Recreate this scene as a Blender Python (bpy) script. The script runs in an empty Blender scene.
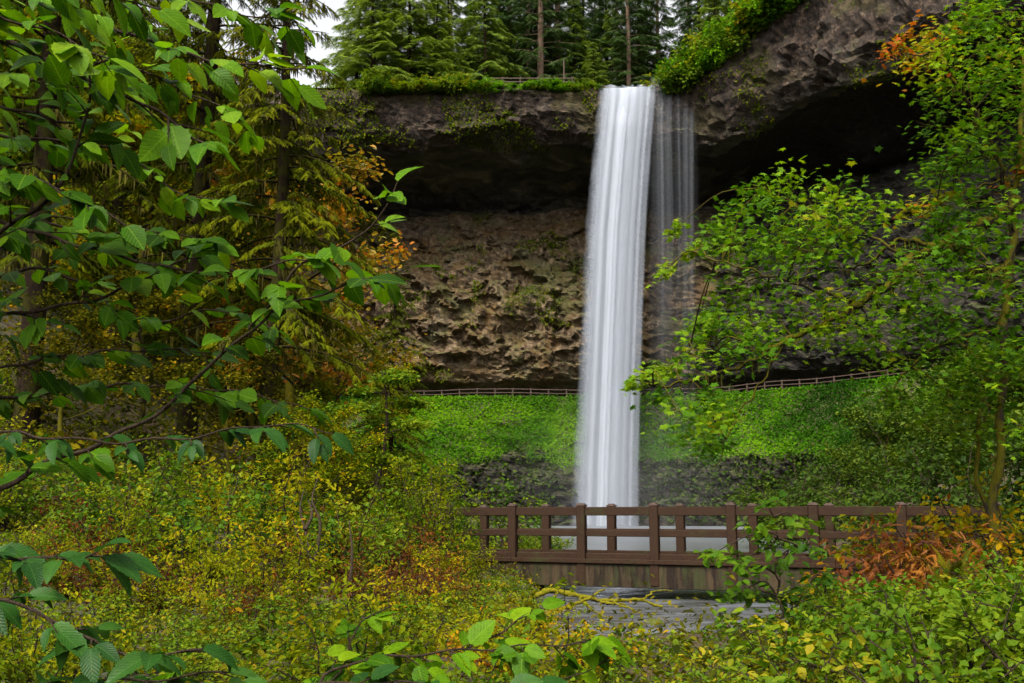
import bpy, math, random
import numpy as np
from mathutils import Vector

R = math.radians
rng = np.random.default_rng(11)
random.seed(11)
SC = bpy.context.scene
COL = SC.collection
EYE = 1.65
F = 1024 * 35 / 36.0
PITCH = math.atan(170.5 / F)
CP, SP = math.cos(PITCH), math.sin(PITCH)


def px(x, y, Y):
    """world point on the ray of image point (x, y) at the distance Y in front of the viewpoint"""
    u, v = (x - 512) / F, (341.5 - y) / F
    d = np.array([u, CP - v * SP, SP + v * CP])
    t = Y / d[1]
    return np.array([d[0] * t, Y, EYE + d[2] * t])


def proj(P):
    P = np.atleast_2d(P)
    q = P - np.array([0, 0, EYE])
    dep = q[:, 1] * CP + q[:, 2] * SP
    up = -q[:, 1] * SP + q[:, 2] * CP
    return 512 + F * q[:, 0] / dep, 341.5 - F * up / dep


# ---------------------------------------------------------------- noise
def _h(ix, iy, iz):
    n = (ix * 374761393 + iy * 668265263 + iz * 2147483647 * 3 + 1013904223) & 0xFFFFFFFF
    n = ((n ^ (n >> 13)) * 1274126177) & 0xFFFFFFFF
    n = n ^ (n >> 16)
    return (n & 0xFFFF) / 65535.0


def vnoise(p):
    p = np.asarray(p, float)
    i = np.floor(p).astype(np.int64)
    f = p - i
    f = f * f * (3 - 2 * f)
    r = 0
    for dx in (0, 1):
        wx = f[..., 0] if dx else 1 - f[..., 0]
        for dy in (0, 1):
            wy = f[..., 1] if dy else 1 - f[..., 1]
            for dz in (0, 1):
                wz = f[..., 2] if dz else 1 - f[..., 2]
                r = r + wx * wy * wz * _h(i[..., 0] + dx, i[..., 1] + dy, i[..., 2] + dz)
    return r * 2 - 1


def fbm(p, oct=4, gain=.5):
    p = np.asarray(p, float)
    a, s, r = 1.0, 0.0, 0
    for k in range(oct):
        r = r + a * vnoise(p + 17.3 * k)
        s += a
        a *= gain
        p = p * 2.03
    return r / s


def sstep(a, b, x):
    t = np.clip((np.asarray(x, float) - a) / (b - a), 0, 1)
    return t * t * (3 - 2 * t)


def unit(a):
    a = np.asarray(a, float)
    return a / np.maximum(np.linalg.norm(a, axis=-1, keepdims=True), 1e-9)


# ---------------------------------------------------------------- mesh building
class Acc:
    def __init__(s):
        s.V, s.T, s.U, s.L, s.N, s.n = [], [], [], [], [], 0

    def add(s, v, f, tint=0.5, uv=None):
        v = np.asarray(v, float).reshape(-1, 3)
        f = np.asarray(f, np.int64)
        s.V.append(v)
        s.T.append(np.broadcast_to(np.asarray(tint, float), (len(v),)))
        s.U.append(np.zeros((len(v), 2)) if uv is None else np.asarray(uv, float))
        s.L.append((f + s.n).ravel())
        s.N.append(np.full(len(f), f.shape[1], np.int64))
        s.n += len(v)

    def inst(s, tpl, pos, rot, scale, tint):
        """many copies of one small leaf shape inside one foliage mesh"""
        m = len(pos)
        if m == 0:
            return
        v = tpl['v']
        k = len(v)
        scale = np.asarray(scale, float)
        if scale.ndim == 0:
            scale = np.full(m, float(scale))
        W = np.einsum('mij,kj->mki', rot, v) * scale[:, None, None] + np.asarray(pos)[:, None, :]
        off = (np.arange(m) * k)[:, None, None]
        tint = np.broadcast_to(np.asarray(tint, float), (m,))
        for j, f in enumerate(tpl['f']):
            ff = (f[None] + off).reshape(-1, f.shape[1])
            if j == 0:
                s.add(W.reshape(-1, 3), ff, np.repeat(tint, k), np.tile(tpl['uv'], (m, 1)))
            else:
                s.L.append((ff + s.n - m * k).ravel())
                s.N.append(np.full(len(ff), ff.shape[1], np.int64))

    def mesh(s, name, mat, smooth=False):
        me = bpy.data.meshes.new(name)
        V = np.concatenate(s.V).astype(np.float32)
        L = np.concatenate(s.L).astype(np.int32)
        N = np.concatenate(s.N).astype(np.int32)
        me.vertices.add(len(V))
        me.vertices.foreach_set('co', V.ravel())
        me.loops.add(len(L))
        me.loops.foreach_set('vertex_index', L)
        me.polygons.add(len(N))
        me.polygons.foreach_set('loop_start', (np.cumsum(N) - N).astype(np.int32))
        me.update(calc_edges=True)
        a = me.attributes.new('tint', 'FLOAT', 'POINT')
        a.data.foreach_set('value', np.concatenate(s.T).astype(np.float32))
        uv = me.uv_layers.new(name='UVMap')
        uv.data.foreach_set('uv', np.concatenate(s.U).astype(np.float32)[L].ravel())
        me.polygons.foreach_set('use_smooth', np.full(len(N), smooth))
        me.materials.append(mat)
        me.validate()
        me.update()
        return me


def link(name, me, parent=None):
    o = bpy.data.objects.new(name, me)
    COL.objects.link(o)
    if parent is not None:
        o.parent = parent
    return o


def part(name, acc, mat, parent, smooth=False, label=None):
    o = link(name, acc.mesh(name, mat, smooth), parent)
    if label:
        o['label'] = label
    return o


def tag(o, label=None, cat=None, group=None, kind=None):
    if label: o['label'] = label
    if cat: o['category'] = cat
    if group: o['group'] = group
    if kind: o['kind'] = kind
    return o


def thing(name, label, cat, loc=(0, 0, 0), rz=0, group=None, sc=1.0):
    o = link(name, None)
    o.location = loc
    o.rotation_euler = (0, 0, rz)
    o.scale = (sc, sc, sc)
    o.empty_display_size = .2
    return tag(o, label, cat, group)


def dup(root, label, loc, rz=0, sc=1.0, group=None, name=None):
    r = root.copy()
    if name: r.name = name
    COL.objects.link(r)
    r.location = loc
    r.rotation_euler = (0, 0, rz)
    r.scale = (sc, sc, sc) if np.isscalar(sc) else sc
    r['label'] = label
    if group: r['group'] = group
    for ch in list(root.children):
        c = ch.copy()
        COL.objects.link(c)
        c.parent = r
        for g in list(ch.children):
            d = g.copy()
            COL.objects.link(d)
            d.parent = c
    return r


class Proto:
    """the first placement moves the built thing itself, later ones copy it with its parts"""
    def __init__(s, root):
        s.root, s.used = root, False

    def place(s, label, loc, rz=0, sc=1.0, group=None):
        if s.used:
            return dup(s.root, label, loc, rz, sc, group)
        s.used = True
        r = s.root
        r.location = loc
        r.rotation_euler = (0, 0, rz)
        r.scale = (sc, sc, sc) if np.isscalar(sc) else sc
        r['label'] = label
        if group: r['group'] = group
        return r


def tube(acc, pts, rad, sides=6, tint=.5, cap=True):
    P = np.asarray(pts, float)
    n = len(P)
    rad = np.broadcast_to(np.asarray(rad, float), (n,))
    T = unit(np.gradient(P, axis=0))
    ref = np.array([0, 0, 1.0]) if abs(T[0, 2]) < .9 else np.array([1.0, 0, 0])
    A = unit(np.cross(T, ref))
    B = np.cross(T, A)
    ang = np.arange(sides) * 2 * math.pi / sides
    ring = A[:, None] * np.cos(ang)[None, :, None] + B[:, None] * np.sin(ang)[None, :, None]
    V = (P[:, None] + ring * rad[:, None, None]).reshape(-1, 3)
    i, j = np.meshgrid(np.arange(n - 1), np.arange(sides), indexing='ij')
    j2 = (j + 1) % sides
    Fq = np.stack([i * sides + j, i * sides + j2, (i + 1) * sides + j2, (i + 1) * sides + j], -1).reshape(-1, 4)
    ln = np.concatenate([[0], np.cumsum(np.linalg.norm(np.diff(P, axis=0), axis=1))])
    uv = np.stack([np.tile(ang / 6.2832, n), np.repeat(ln, sides)], -1)
    acc.add(V, Fq, tint, uv)
    if cap and rad[0] > .02:
        acc.add(V[:sides], np.array([np.arange(sides)[::-1]]), tint)
        acc.add(V[-sides:], np.array([np.arange(sides)]), tint)


def smooth_path(pts, n):
    P = np.asarray(pts, float)
    t = np.concatenate([[0], np.cumsum(np.linalg.norm(np.diff(P, axis=0), axis=1))])
    t /= t[-1]
    Pp = np.vstack([2 * P[0] - P[1], P, 2 * P[-1] - P[-2]])
    out = []
    for q in np.linspace(0, 1, n):
        k = min(np.searchsorted(t, q, side='right') - 1, len(P) - 2)
        s = (q - t[k]) / (t[k + 1] - t[k])
        p0, p1, p2, p3 = Pp[k], Pp[k + 1], Pp[k + 2], Pp[k + 3]
        out.append(.5 * ((2 * p1) + (p2 - p0) * s + (2 * p0 - 5 * p1 + 4 * p2 - p3) * s ** 2 + (3 * p1 - p0 - 3 * p2 + p3) * s ** 3))
    return np.array(out)


def box(acc, c, size, rz=0, tint=.5, bev=.0, taper=1.0):
    """a box with a chamfered top and bottom edge"""
    sx, sy, sz = np.array(size) / 2
    b = min(bev, sx * .4, sy * .4, sz * .4)
    rings = [(-sz, b), (-sz + b, 0), (sz - b, 0), (sz, b)] if b > 0 else [(-sz, 0), (sz, 0)]
    V = []
    for z, q in rings:
        ax, ay = sx - q, sy - q
        if b > 0:
            V += [(-ax + b, -ay, z), (ax - b, -ay, z), (ax, -ay + b, z), (ax, ay - b, z), (ax - b, ay, z), (-ax + b, ay, z), (-ax, ay - b, z), (-ax, -ay + b, z)]
        else:
            V += [(-ax, -ay, z), (ax, -ay, z), (ax, ay, z), (-ax, ay, z)]
    m = 8 if b > 0 else 4
    V = np.array(V, float)
    Fq = []
    for k in range(len(rings) - 1):
        for j in range(m):
            Fq.append((k * m + j, k * m + (j + 1) % m, (k + 1) * m + (j + 1) % m, (k + 1) * m + j))
    ca, sa = math.cos(rz), math.sin(rz)
    V = V @ np.array([[ca, sa, 0], [-sa, ca, 0], [0, 0, 1]]) + np.array(c)
    n0 = len(V)
    acc.add(V, Fq, tint)
    acc.L.append(np.arange(m)[::-1] + acc.n - n0); acc.N.append(np.array([m]))
    acc.L.append(np.arange(m) + acc.n - m); acc.N.append(np.array([m]))


def beam(acc, a, b, w, h, bev=.008, tint=.5):
    a, b = np.asarray(a, float), np.asarray(b, float)
    d = b - a
    L = np.linalg.norm(d)
    t = d / L
    s = unit(np.cross(t, [0, 0, 1.0]))
    u = np.cross(s, t)
    tmp = Acc()
    box(tmp, (0, 0, 0), (L, w, h), 0, tint, bev)
    V = np.concatenate(tmp.V) @ np.stack([t, -s, u]) + (a + b) / 2
    acc.V.append(V)
    acc.T.append(np.full(len(V), tint))
    acc.U.append(np.zeros((len(V), 2)))
    for l, n in zip(tmp.L, tmp.N):
        acc.L.append(l + acc.n)
        acc.N.append(n)
    acc.n += len(V)


# ---------------------------------------------------------------- leaf shapes
def leaf_big(rows=13, width=.70, serr=.07, fold=.2, curl=.18):
    t = np.linspace(0, 1, rows)
    w = width / 2 * np.sin(np.pi * np.clip(t, 0, 1) ** .8) ** .75 * (1 - .12 * t)
    w[0] = .012; w[-1] = .004
    w = w * (1 + serr * np.where(np.arange(rows) % 2 == 0, -1, 1))
    zc = -curl * t ** 2
    V, UV = [], []
    for i in range(rows):
        sw = .03 if i % 2 else 0
        V += [(-w[i], t[i] - sw, zc[i] + abs(w[i]) * fold), (0, t[i], zc[i]), (w[i], t[i] - sw, zc[i] + abs(w[i]) * fold)]
        UV += [(-w[i] / width + .5, t[i]), (.5, t[i]), (w[i] / width + .5, t[i])]
    Q = []
    for i in range(rows - 1):
        a = 3 * i
        Q += [(a, a + 1, a + 4, a + 3), (a + 1, a + 2, a + 5, a + 4)]
    return dict(v=np.array(V), f=[np.array(Q)], uv=np.array(UV))


def leaf6(width=.55, fold=.22, curl=.15):
    V = [(0, 0, 0), (-width * .45, .33, fold * .4), (-width * .36, .68, fold * .3 - curl * .4), (0, 1, -curl), (width * .36, .68, fold * .3 - curl * .4), (width * .45, .33, fold * .4)]
    UV = [(.5, 0), (.05, .33), (.14, .68), (.5, 1), (.86, .68), (.95, .33)]
    return dict(v=np.array(V), f=[np.array([(0, 3, 2, 1), (0, 5, 4, 3)])], uv=np.array(UV))


def leaf_maple():
    ang = [-140, -118, -98, -72, -50, -30, -14, 0, 14, 30, 50, 72, 98, 118, 140]
    rad = [.30, .42, .27, .58, .34, .44, .36, .66, .36, .44, .34, .58, .27, .42, .30]
    V = [(0, .3, 0)]
    for a, r in zip(ang, rad):
        V.append((math.sin(R(a)) * r, .3 + math.cos(R(a)) * r, -.22 * r * r + .03 * (r < .4)))
    V.append((0, .18, 0))
    n = len(V) - 1
    T = [(0, k, k + 1) for k in range(1, n)] + [(0, n, 1)]
    V = np.array(V)
    return dict(v=V, f=[np.array(T)[:, ::-1]], uv=V[:, :2] * .7 + .5)


def spray(n=6, spread=.42, droop=.12):
    """one flat conifer twig with its needles drawn as small blades"""
    V, T = [], []
    def tri(a, b, c):
        k = len(V)
        V.extend([a, b, c]); T.append((k, k + 1, k + 2))
    tri((-.022, 0, 0), (.022, 0, 0), (0, 1, -droop))
    for i in range(n):
        t = .08 + .8 * i / (n - 1)
        l = spread * (1 - .6 * t)
        z = -droop * t * t
        for s in (-1, 1):
            tt = t + (.04 if s > 0 else 0)
            tri((0, tt - .055, z), (s * l * .8, tt + l * .6, z - .06 - droop * .3), (0, tt + .055, z))
    V = np.array(V)
    return dict(v=V, f=[np.array(T)], uv=V[:, :2])


def frond(n=11):
    """one fern frond: rachis and paired pinnae, arching over"""
    V, T = [], []
    z = lambda t: .55 * t - .62 * t * t
    def tri(*p):
        k = len(V)
        V.extend(p); T.append((k, k + 1, k + 2))
    for i in range(n):
        a, b = i / n, (i + 1) / n
        tri((-.006, a, z(a)), (.006, a, z(a)), (0, b, z(b)))
    for i in range(2 * n):
        t = .12 + .86 * i / (2 * n - 1)
        l = .13 * math.sin(math.pi * (.12 + .88 * t) ** .9) + .02
        for s in (-1, 1):
            tri((0, t - .018, z(t)), (s * l, t + .06 * l / .2, z(t) - .25 * l), (0, t + .02, z(t)))
    V = np.array(V)
    return dict(v=V, f=[np.array(T)], uv=V[:, :2])


BIGS = [leaf_big(), leaf_big(13, .62, .06, .32, .34), leaf_big(13, .76, .08, .1, .05)]
BIG, SMALL, MAPLE, SPRAY, FROND = leaf_big(), leaf6(), leaf_maple(), spray(), frond()
SPRAY_FINE = spray(9, .34, .2)
OVAL = leaf6(.72, .18, .1)
RIB = leaf_big(13, .5, .07, .34, .28)


def frames(axis, normal):
    a = unit(axis)
    x = unit(np.cross(a, normal))
    n = np.cross(x, a)
    return np.stack([x, a, n], -1)


def rand_dirs(n, up=.0, spread=1.0):
    d = rng.normal(size=(n, 3)) * spread
    d[:, 2] += up
    return unit(d)


def leaf_frames(n, axis=None, droop=.35, tilt=.45):
    if axis is None:
        a = rng.uniform(0, 2 * math.pi, n)
        axis = np.stack([np.cos(a), np.sin(a), np.zeros(n)], -1)
    axis = unit(axis + np.stack([rng.normal(0, .35, n), rng.normal(0, .35, n), -droop + rng.normal(0, .3, n)], -1))
    nor = np.stack([rng.normal(0, tilt, n), rng.normal(0, tilt, n) - .12, np.ones(n)], -1)
    return frames(axis, nor)


# ---------------------------------------------------------------- materials
def newmat(name):
    m = bpy.data.materials.new(name)
    m.use_nodes = True
    nt = m.node_tree
    nt.nodes.clear()
    out = nt.nodes.new('ShaderNodeOutputMaterial')
    return m, nt, out


def nd(nt, t, **kw):
    n = nt.nodes.new(t)
    for k, v in kw.items():
        if k.startswith('i_'):
            n.inputs[k[2:].replace('_', ' ')].default_value = v
        else:
            setattr(n, k, v)
    return n


def ramp(nt, fac, stops, interp='LINEAR'):
    r = nt.nodes.new('ShaderNodeValToRGB')
    r.color_ramp.interpolation = interp
    e = r.color_ramp.elements
    while len(e) < len(stops):
        e.new(.5)
    for k, (p, c) in enumerate(stops):
        e[k].position = p
        e[k].color = (*c, 1) if len(c) == 3 else c
    nt.links.new(fac, r.inputs[0])
    return r.outputs[0]


def math_n(nt, op, a, b=None, c=None):
    n = nt.nodes.new('ShaderNodeMath')
    n.operation = op
    for k, v in enumerate((a, b, c)):
        if v is None: continue
        if hasattr(v, 'links'): nt.links.new(v, n.inputs[k])
        else: n.inputs[k].default_value = v
    return n.outputs[0]


def mixc(nt, fac, a, b, mode='MIX'):
    n = nt.nodes.new('ShaderNodeMix')
    n.data_type = 'RGBA'
    n.blend_type = mode
    for sock, v in ((n.inputs[0], fac), (n.inputs[6], a), (n.inputs[7], b)):
        if hasattr(v, 'links'): nt.links.new(v, sock)
        else: sock.default_value = v if isinstance(v, (int, float)) else (*v, 1)
    return n.outputs[2]


def noise_n(nt, vec, scale, detail=4, rough=.6, dist=0):
    n = nd(nt, 'ShaderNodeTexNoise')
    n.inputs['Scale'].default_value = scale
    n.inputs['Detail'].default_value = detail
    n.inputs['Roughness'].default_value = rough
    n.inputs['Distortion'].default_value = dist
    if vec is not None: nt.links.new(vec, n.inputs['Vector'])
    return n.outputs['Fac']


def map_n(nt, vec, scale):
    n = nd(nt, 'ShaderNodeMapping')
    n.inputs['Scale'].default_value = scale
    nt.links.new(vec, n.inputs['Vector'])
    return n.outputs[0]


def leaf_mat(name, cols, transl=.35, rough=.5, veins=0, spec=.35, vary=.25, pos=None):
    m, nt, out = newmat(name)
    L = nt.links.new
    at = nd(nt, 'ShaderNodeAttribute', attribute_name='tint')
    oi = nd(nt, 'ShaderNodeObjectInfo')
    f = math_n(nt, 'ADD', at.outputs['Fac'], math_n(nt, 'MULTIPLY', math_n(nt, 'SUBTRACT', oi.outputs['Random'], .5), vary))
    n = len(cols)
    col = ramp(nt, f, [((pos[k] if pos else k / (n - 1)), c) for k, c in enumerate(cols)])
    geo = nd(nt, 'ShaderNodeNewGeometry')
    blotch = noise_n(nt, geo.outputs['Position'], 55 if veins else 6, 2)
    col = mixc(nt, math_n(nt, 'MULTIPLY', math_n(nt, 'SUBTRACT', blotch, .42), .9), col, tuple(c * .45 for c in cols[0]))
    p = nd(nt, 'ShaderNodeBsdfPrincipled')
    p.inputs['Roughness'].default_value = rough
    p.inputs['Specular IOR Level'].default_value = spec
    tr = nd(nt, 'ShaderNodeBsdfTranslucent')
    if veins:
        sp_ = noise_n(nt, geo.outputs['Position'], 130, 3, .6)
        col = mixc(nt, ramp(nt, sp_, [(.66, (0, 0, 0)), (.72, (.8, .8, .8))]), col, (.10, .055, .012))
        uv = nd(nt, 'ShaderNodeUVMap')
        sp = nd(nt, 'ShaderNodeSeparateXYZ')
        L(uv.outputs[0], sp.inputs[0])
        ax = math_n(nt, 'ABSOLUTE', math_n(nt, 'SUBTRACT', sp.outputs[0], .5))
        ph = math_n(nt, 'SUBTRACT', sp.outputs[1], math_n(nt, 'MULTIPLY', ax, .75))
        w = math_n(nt, 'ABSOLUTE', math_n(nt, 'SINE', math_n(nt, 'MULTIPLY', ph, veins * math.pi)))
        line = math_n(nt, 'SUBTRACT', 1.0, math_n(nt, 'MINIMUM', math_n(nt, 'MULTIPLY', w, 5.0), 1.0))
        mid = math_n(nt, 'SUBTRACT', 1.0, math_n(nt, 'MINIMUM', math_n(nt, 'MULTIPLY', ax, 28.0), 1.0))
        wob = noise_n(nt, geo.outputs['Position'], 28, 3, .6)
        rim_ = math_n(nt, 'ADD', ax, math_n(nt, 'MULTIPLY', math_n(nt, 'SUBTRACT', wob, .5), .7))
        col = mixc(nt, ramp(nt, rim_, [(.46, (0, 0, 0)), (.60, (.75, .75, .75))]), col, (.13, .12, .006))
        big_ = noise_n(nt, geo.outputs['Position'], 9, 2, .5)
        col = mixc(nt, math_n(nt, 'MULTIPLY', big_, .45), col, cols[0])
        v = math_n(nt, 'MAXIMUM', line, mid)
        col = mixc(nt, math_n(nt, 'MULTIPLY', v, .24), col, tuple(min(1, c * 1.5 + .02) for c in cols[-1]))
        b = nd(nt, 'ShaderNodeBump')
        b.inputs['Strength'].default_value = .2
        b.inputs['Distance'].default_value = .003
        L(math_n(nt, 'ADD', w, math_n(nt, 'MULTIPLY', v, -.3)), b.inputs['Height'])
        L(b.outputs[0], p.inputs['Normal'])
    L(col, p.inputs['Base Color'])
    tc = mixc(nt, 1.0, col, (1.0, 1.0, .55), 'MULTIPLY')
    L(tc, tr.inputs['Color'])
    mx = nd(nt, 'ShaderNodeMixShader')
    mx.inputs[0].default_value = transl
    L(p.outputs[0], mx.inputs[1])
    L(tr.outputs[0], mx.inputs[2])
    L(mx.outputs[0], out.inputs[0])
    return m


def bark_mat(name, dark, light, moss=None, moss_amt=.5, scale=6, stretch=.25, rough=.9):
    m, nt, out = newmat(name)
    L = nt.links.new
    tc = nd(nt, 'ShaderNodeTexCoord')
    v = map_n(nt, tc.outputs['Object'], (scale, scale, scale * stretch))
    a = noise_n(nt, v, 3, 6, .7)
    col = ramp(nt, a, [(.3, dark), (.7, light)])
    if moss:
        geo = nd(nt, 'ShaderNodeNewGeometry')
        sp = nd(nt, 'ShaderNodeSeparateXYZ')
        L(geo.outputs['Normal'], sp.inputs[0])
        mm = noise_n(nt, tc.outputs['Object'], 2.2, 4, .6)
        k = math_n(nt, 'ADD', mm, math_n(nt, 'MULTIPLY', sp.outputs[2], .3))
        mask = ramp(nt, k, [(.62 - .3 * moss_amt, (0, 0, 0)), (.72 - .3 * moss_amt, (1, 1, 1))])
        fine = noise_n(nt, tc.outputs['Object'], 40, 3)
        mc = mixc(nt, fine, tuple(c * .35 for c in moss), tuple(c * 1.5 for c in moss))
        col = mixc(nt, mask, col, mc)
    p = nd(nt, 'ShaderNodeBsdfPrincipled')
    p.inputs['Roughness'].default_value = rough
    p.inputs['Specular IOR Level'].default_value = .06
    L(col, p.inputs['Base Color'])
    b = nd(nt, 'ShaderNodeBump')
    b.inputs['Strength'].default_value = .8
    b.inputs['Distance'].default_value = .04
    L(a, b.inputs['Height'])
    L(b.outputs[0], p.inputs['Normal'])
    L(p.outputs[0], out.inputs[0])
    return m


def cliff_mat():
    m, nt, out = newmat('layered_basalt')
    L = nt.links.new
    geo = nd(nt, 'ShaderNodeNewGeometry')
    pos = geo.outputs['Position']
    at = nd(nt, 'ShaderNodeAttribute', attribute_name='tint')   # 0 cap rock, 1 hollow and undercut, shade put into the tone, 2 lower bed, 3 soil slope, 4 dark boulders
    n1 = noise_n(nt, pos, .35, 8, .68, .6)
    n2 = noise_n(nt, pos, 1.6, 8, .75)
    n3 = noise_n(nt, map_n(nt, pos, (1, 1, 3.2)), .22, 6, .6, .8)
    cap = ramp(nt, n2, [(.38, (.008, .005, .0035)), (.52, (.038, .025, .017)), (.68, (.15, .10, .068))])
    hollow_shade = ramp(nt, n3, [(.38, (.042, .039, .036)), (.54, (.10, .09, .078)), (.67, (.24, .20, .16))])
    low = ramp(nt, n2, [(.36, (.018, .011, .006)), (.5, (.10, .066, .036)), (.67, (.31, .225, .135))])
    rust = ramp(nt, n1, [(.44, (0, 0, 0)), (.62, (1, 1, 1))])
    low = mixc(nt, math_n(nt, 'MULTIPLY', rust, .75), low, (.11, .056, .010))
    n4 = noise_n(nt, pos, .16, 6, .65, .4)
    g = ramp(nt, n4, [(.52, (0, 0, 0)), (.60, (1, 1, 1))])
    low = mixc(nt, math_n(nt, 'MULTIPLY', g, .6), low, (.05, .062, .010))
    cap = mixc(nt, math_n(nt, 'MULTIPLY', g, .55), cap, (.06, .052, .012))
    soil = ramp(nt, n2, [(.35, (.025, .03, .01)), (.65, (.09, .085, .03))])
    bld = ramp(nt, n2, [(.38, (.006, .005, .004)), (.55, (.020, .016, .012)), (.70, (.07, .052, .036))])
    def sel(a):
        return math_n(nt, 'COMPARE', at.outputs['Fac'], a, .5)
    f = at.outputs['Fac']
    c = mixc(nt, math_n(nt, 'SMOOTH_MIN', math_n(nt, 'MAXIMUM', f, 0.0), 1.0, .01), cap, hollow_shade)
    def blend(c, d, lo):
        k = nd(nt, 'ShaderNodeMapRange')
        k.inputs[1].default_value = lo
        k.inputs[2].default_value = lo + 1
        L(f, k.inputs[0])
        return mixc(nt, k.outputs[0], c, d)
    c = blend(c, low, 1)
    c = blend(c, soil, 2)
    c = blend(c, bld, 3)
    # moss and grass only grow where the rock faces up
    sp = nd(nt, 'ShaderNodeSeparateXYZ')
    L(geo.outputs['True Normal'], sp.inputs[0])
    up = math_n(nt, 'ADD', sp.outputs[2], math_n(nt, 'MULTIPLY', math_n(nt, 'SUBTRACT', n1, .5), 1.2))
    mk = ramp(nt, up, [(.62, (0, 0, 0)), (.9, (1, 1, 1))])
    c = mixc(nt, math_n(nt, 'MULTIPLY', mk, .6), c, (.06, .075, .012))
    p = nd(nt, 'ShaderNodeBsdfPrincipled')
    p.inputs['Roughness'].default_value = .82
    p.inputs['Specular IOR Level'].default_value = .3
    L(c, p.inputs['Base Color'])
    b = nd(nt, 'ShaderNodeBump')
    b.inputs['Strength'].default_value = 1.0
    b.inputs['Distance'].default_value = .55
    vo = nd(nt, 'ShaderNodeTexVoronoi')
    vo.inputs['Scale'].default_value = .9
    L(pos, vo.inputs['Vector'])
    hsum = math_n(nt, 'ADD', n2, math_n(nt, 'MULTIPLY', vo.outputs['Distance'], .5))
    L(hsum, b.inputs['Height'])
    L(b.outputs[0], p.inputs['Normal'])
    L(p.outputs[0], out.inputs[0])
    return m


def ground_mat():
    m, nt, out = newmat('leaf_litter_and_moss')
    L = nt.links.new
    geo = nd(nt, 'ShaderNodeNewGeometry')
    n1 = noise_n(nt, geo.outputs['Position'], .5, 5, .6)
    n2 = noise_n(nt, geo.outputs['Position'], 14, 5, .7)
    a = ramp(nt, n2, [(.32, (.010, .006, .003)), (.5, (.045, .022, .009)), (.68, (.10, .055, .015))])
    g = ramp(nt, n2, [(.35, (.010, .013, .003)), (.66, (.045, .05, .008))])
    c = mixc(nt, ramp(nt, n1, [(.42, (0, 0, 0)), (.6, (1, 1, 1))]), a, g)
    p = nd(nt, 'ShaderNodeBsdfPrincipled')
    p.inputs['Roughness'].default_value = .92
    L(c, p.inputs['Base Color'])
    b = nd(nt, 'ShaderNodeBump')
    b.inputs['Distance'].default_value = .06
    L(n2, b.inputs['Height'])
    L(b.outputs[0], p.inputs['Normal'])
    L(p.outputs[0], out.inputs[0])
    return m


def wood_mat(name, dark, light, stain=None):
    m, nt, out = newmat(name)
    L = nt.links.new
    tc = nd(nt, 'ShaderNodeTexCoord')
    geo = nd(nt, 'ShaderNodeNewGeometry')
    v = map_n(nt, tc.outputs['Object'], (3, 3, 3))
    n = noise_n(nt, v, 9, 6, .65, 1.5)
    n0 = noise_n(nt, geo.outputs['Position'], 1.3, 4, .6)
    c = ramp(nt, n, [(.32, dark), (.68, light)])
    c = mixc(nt, math_n(nt, 'MULTIPLY', n0, .5), c, tuple(x * .5 for x in dark))
    else_m = noise_n(nt, geo.outputs['Position'], 2.6, 5, .7)
    c = mixc(nt, ramp(nt, else_m, [(.56, (0, 0, 0)), (.68, (.75, .75, .75))]), c, (.022, .024, .005))
    if stain:
        s = noise_n(nt, map_n(nt, geo.outputs['Position'], (4, 4, .55)), 1.6, 6, .72)
        c = mixc(nt, ramp(nt, s, [(.44, (0, 0, 0)), (.62, (1, 1, 1))]), c, stain)
        s2 = noise_n(nt, map_n(nt, geo.outputs['Position'], (7, 7, 1.2)), 1.1, 5, .7)
        c = mixc(nt, ramp(nt, s2, [(.5, (0, 0, 0)), (.63, (.9, .9, .9))]), c, (.022, .026, .008))
    p = nd(nt, 'ShaderNodeBsdfPrincipled')
    p.inputs['Roughness'].default_value = .7
    p.inputs['Specular IOR Level'].default_value = .14
    L(c, p.inputs['Base Color'])
    b = nd(nt, 'ShaderNodeBump')
    b.inputs['Strength'].default_value = .5
    b.inputs['Distance'].default_value = .015
    L(n, b.inputs['Height'])
    L(b.outputs[0], p.inputs['Normal'])
    L(p.outputs[0], out.inputs[0])
    return m


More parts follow.
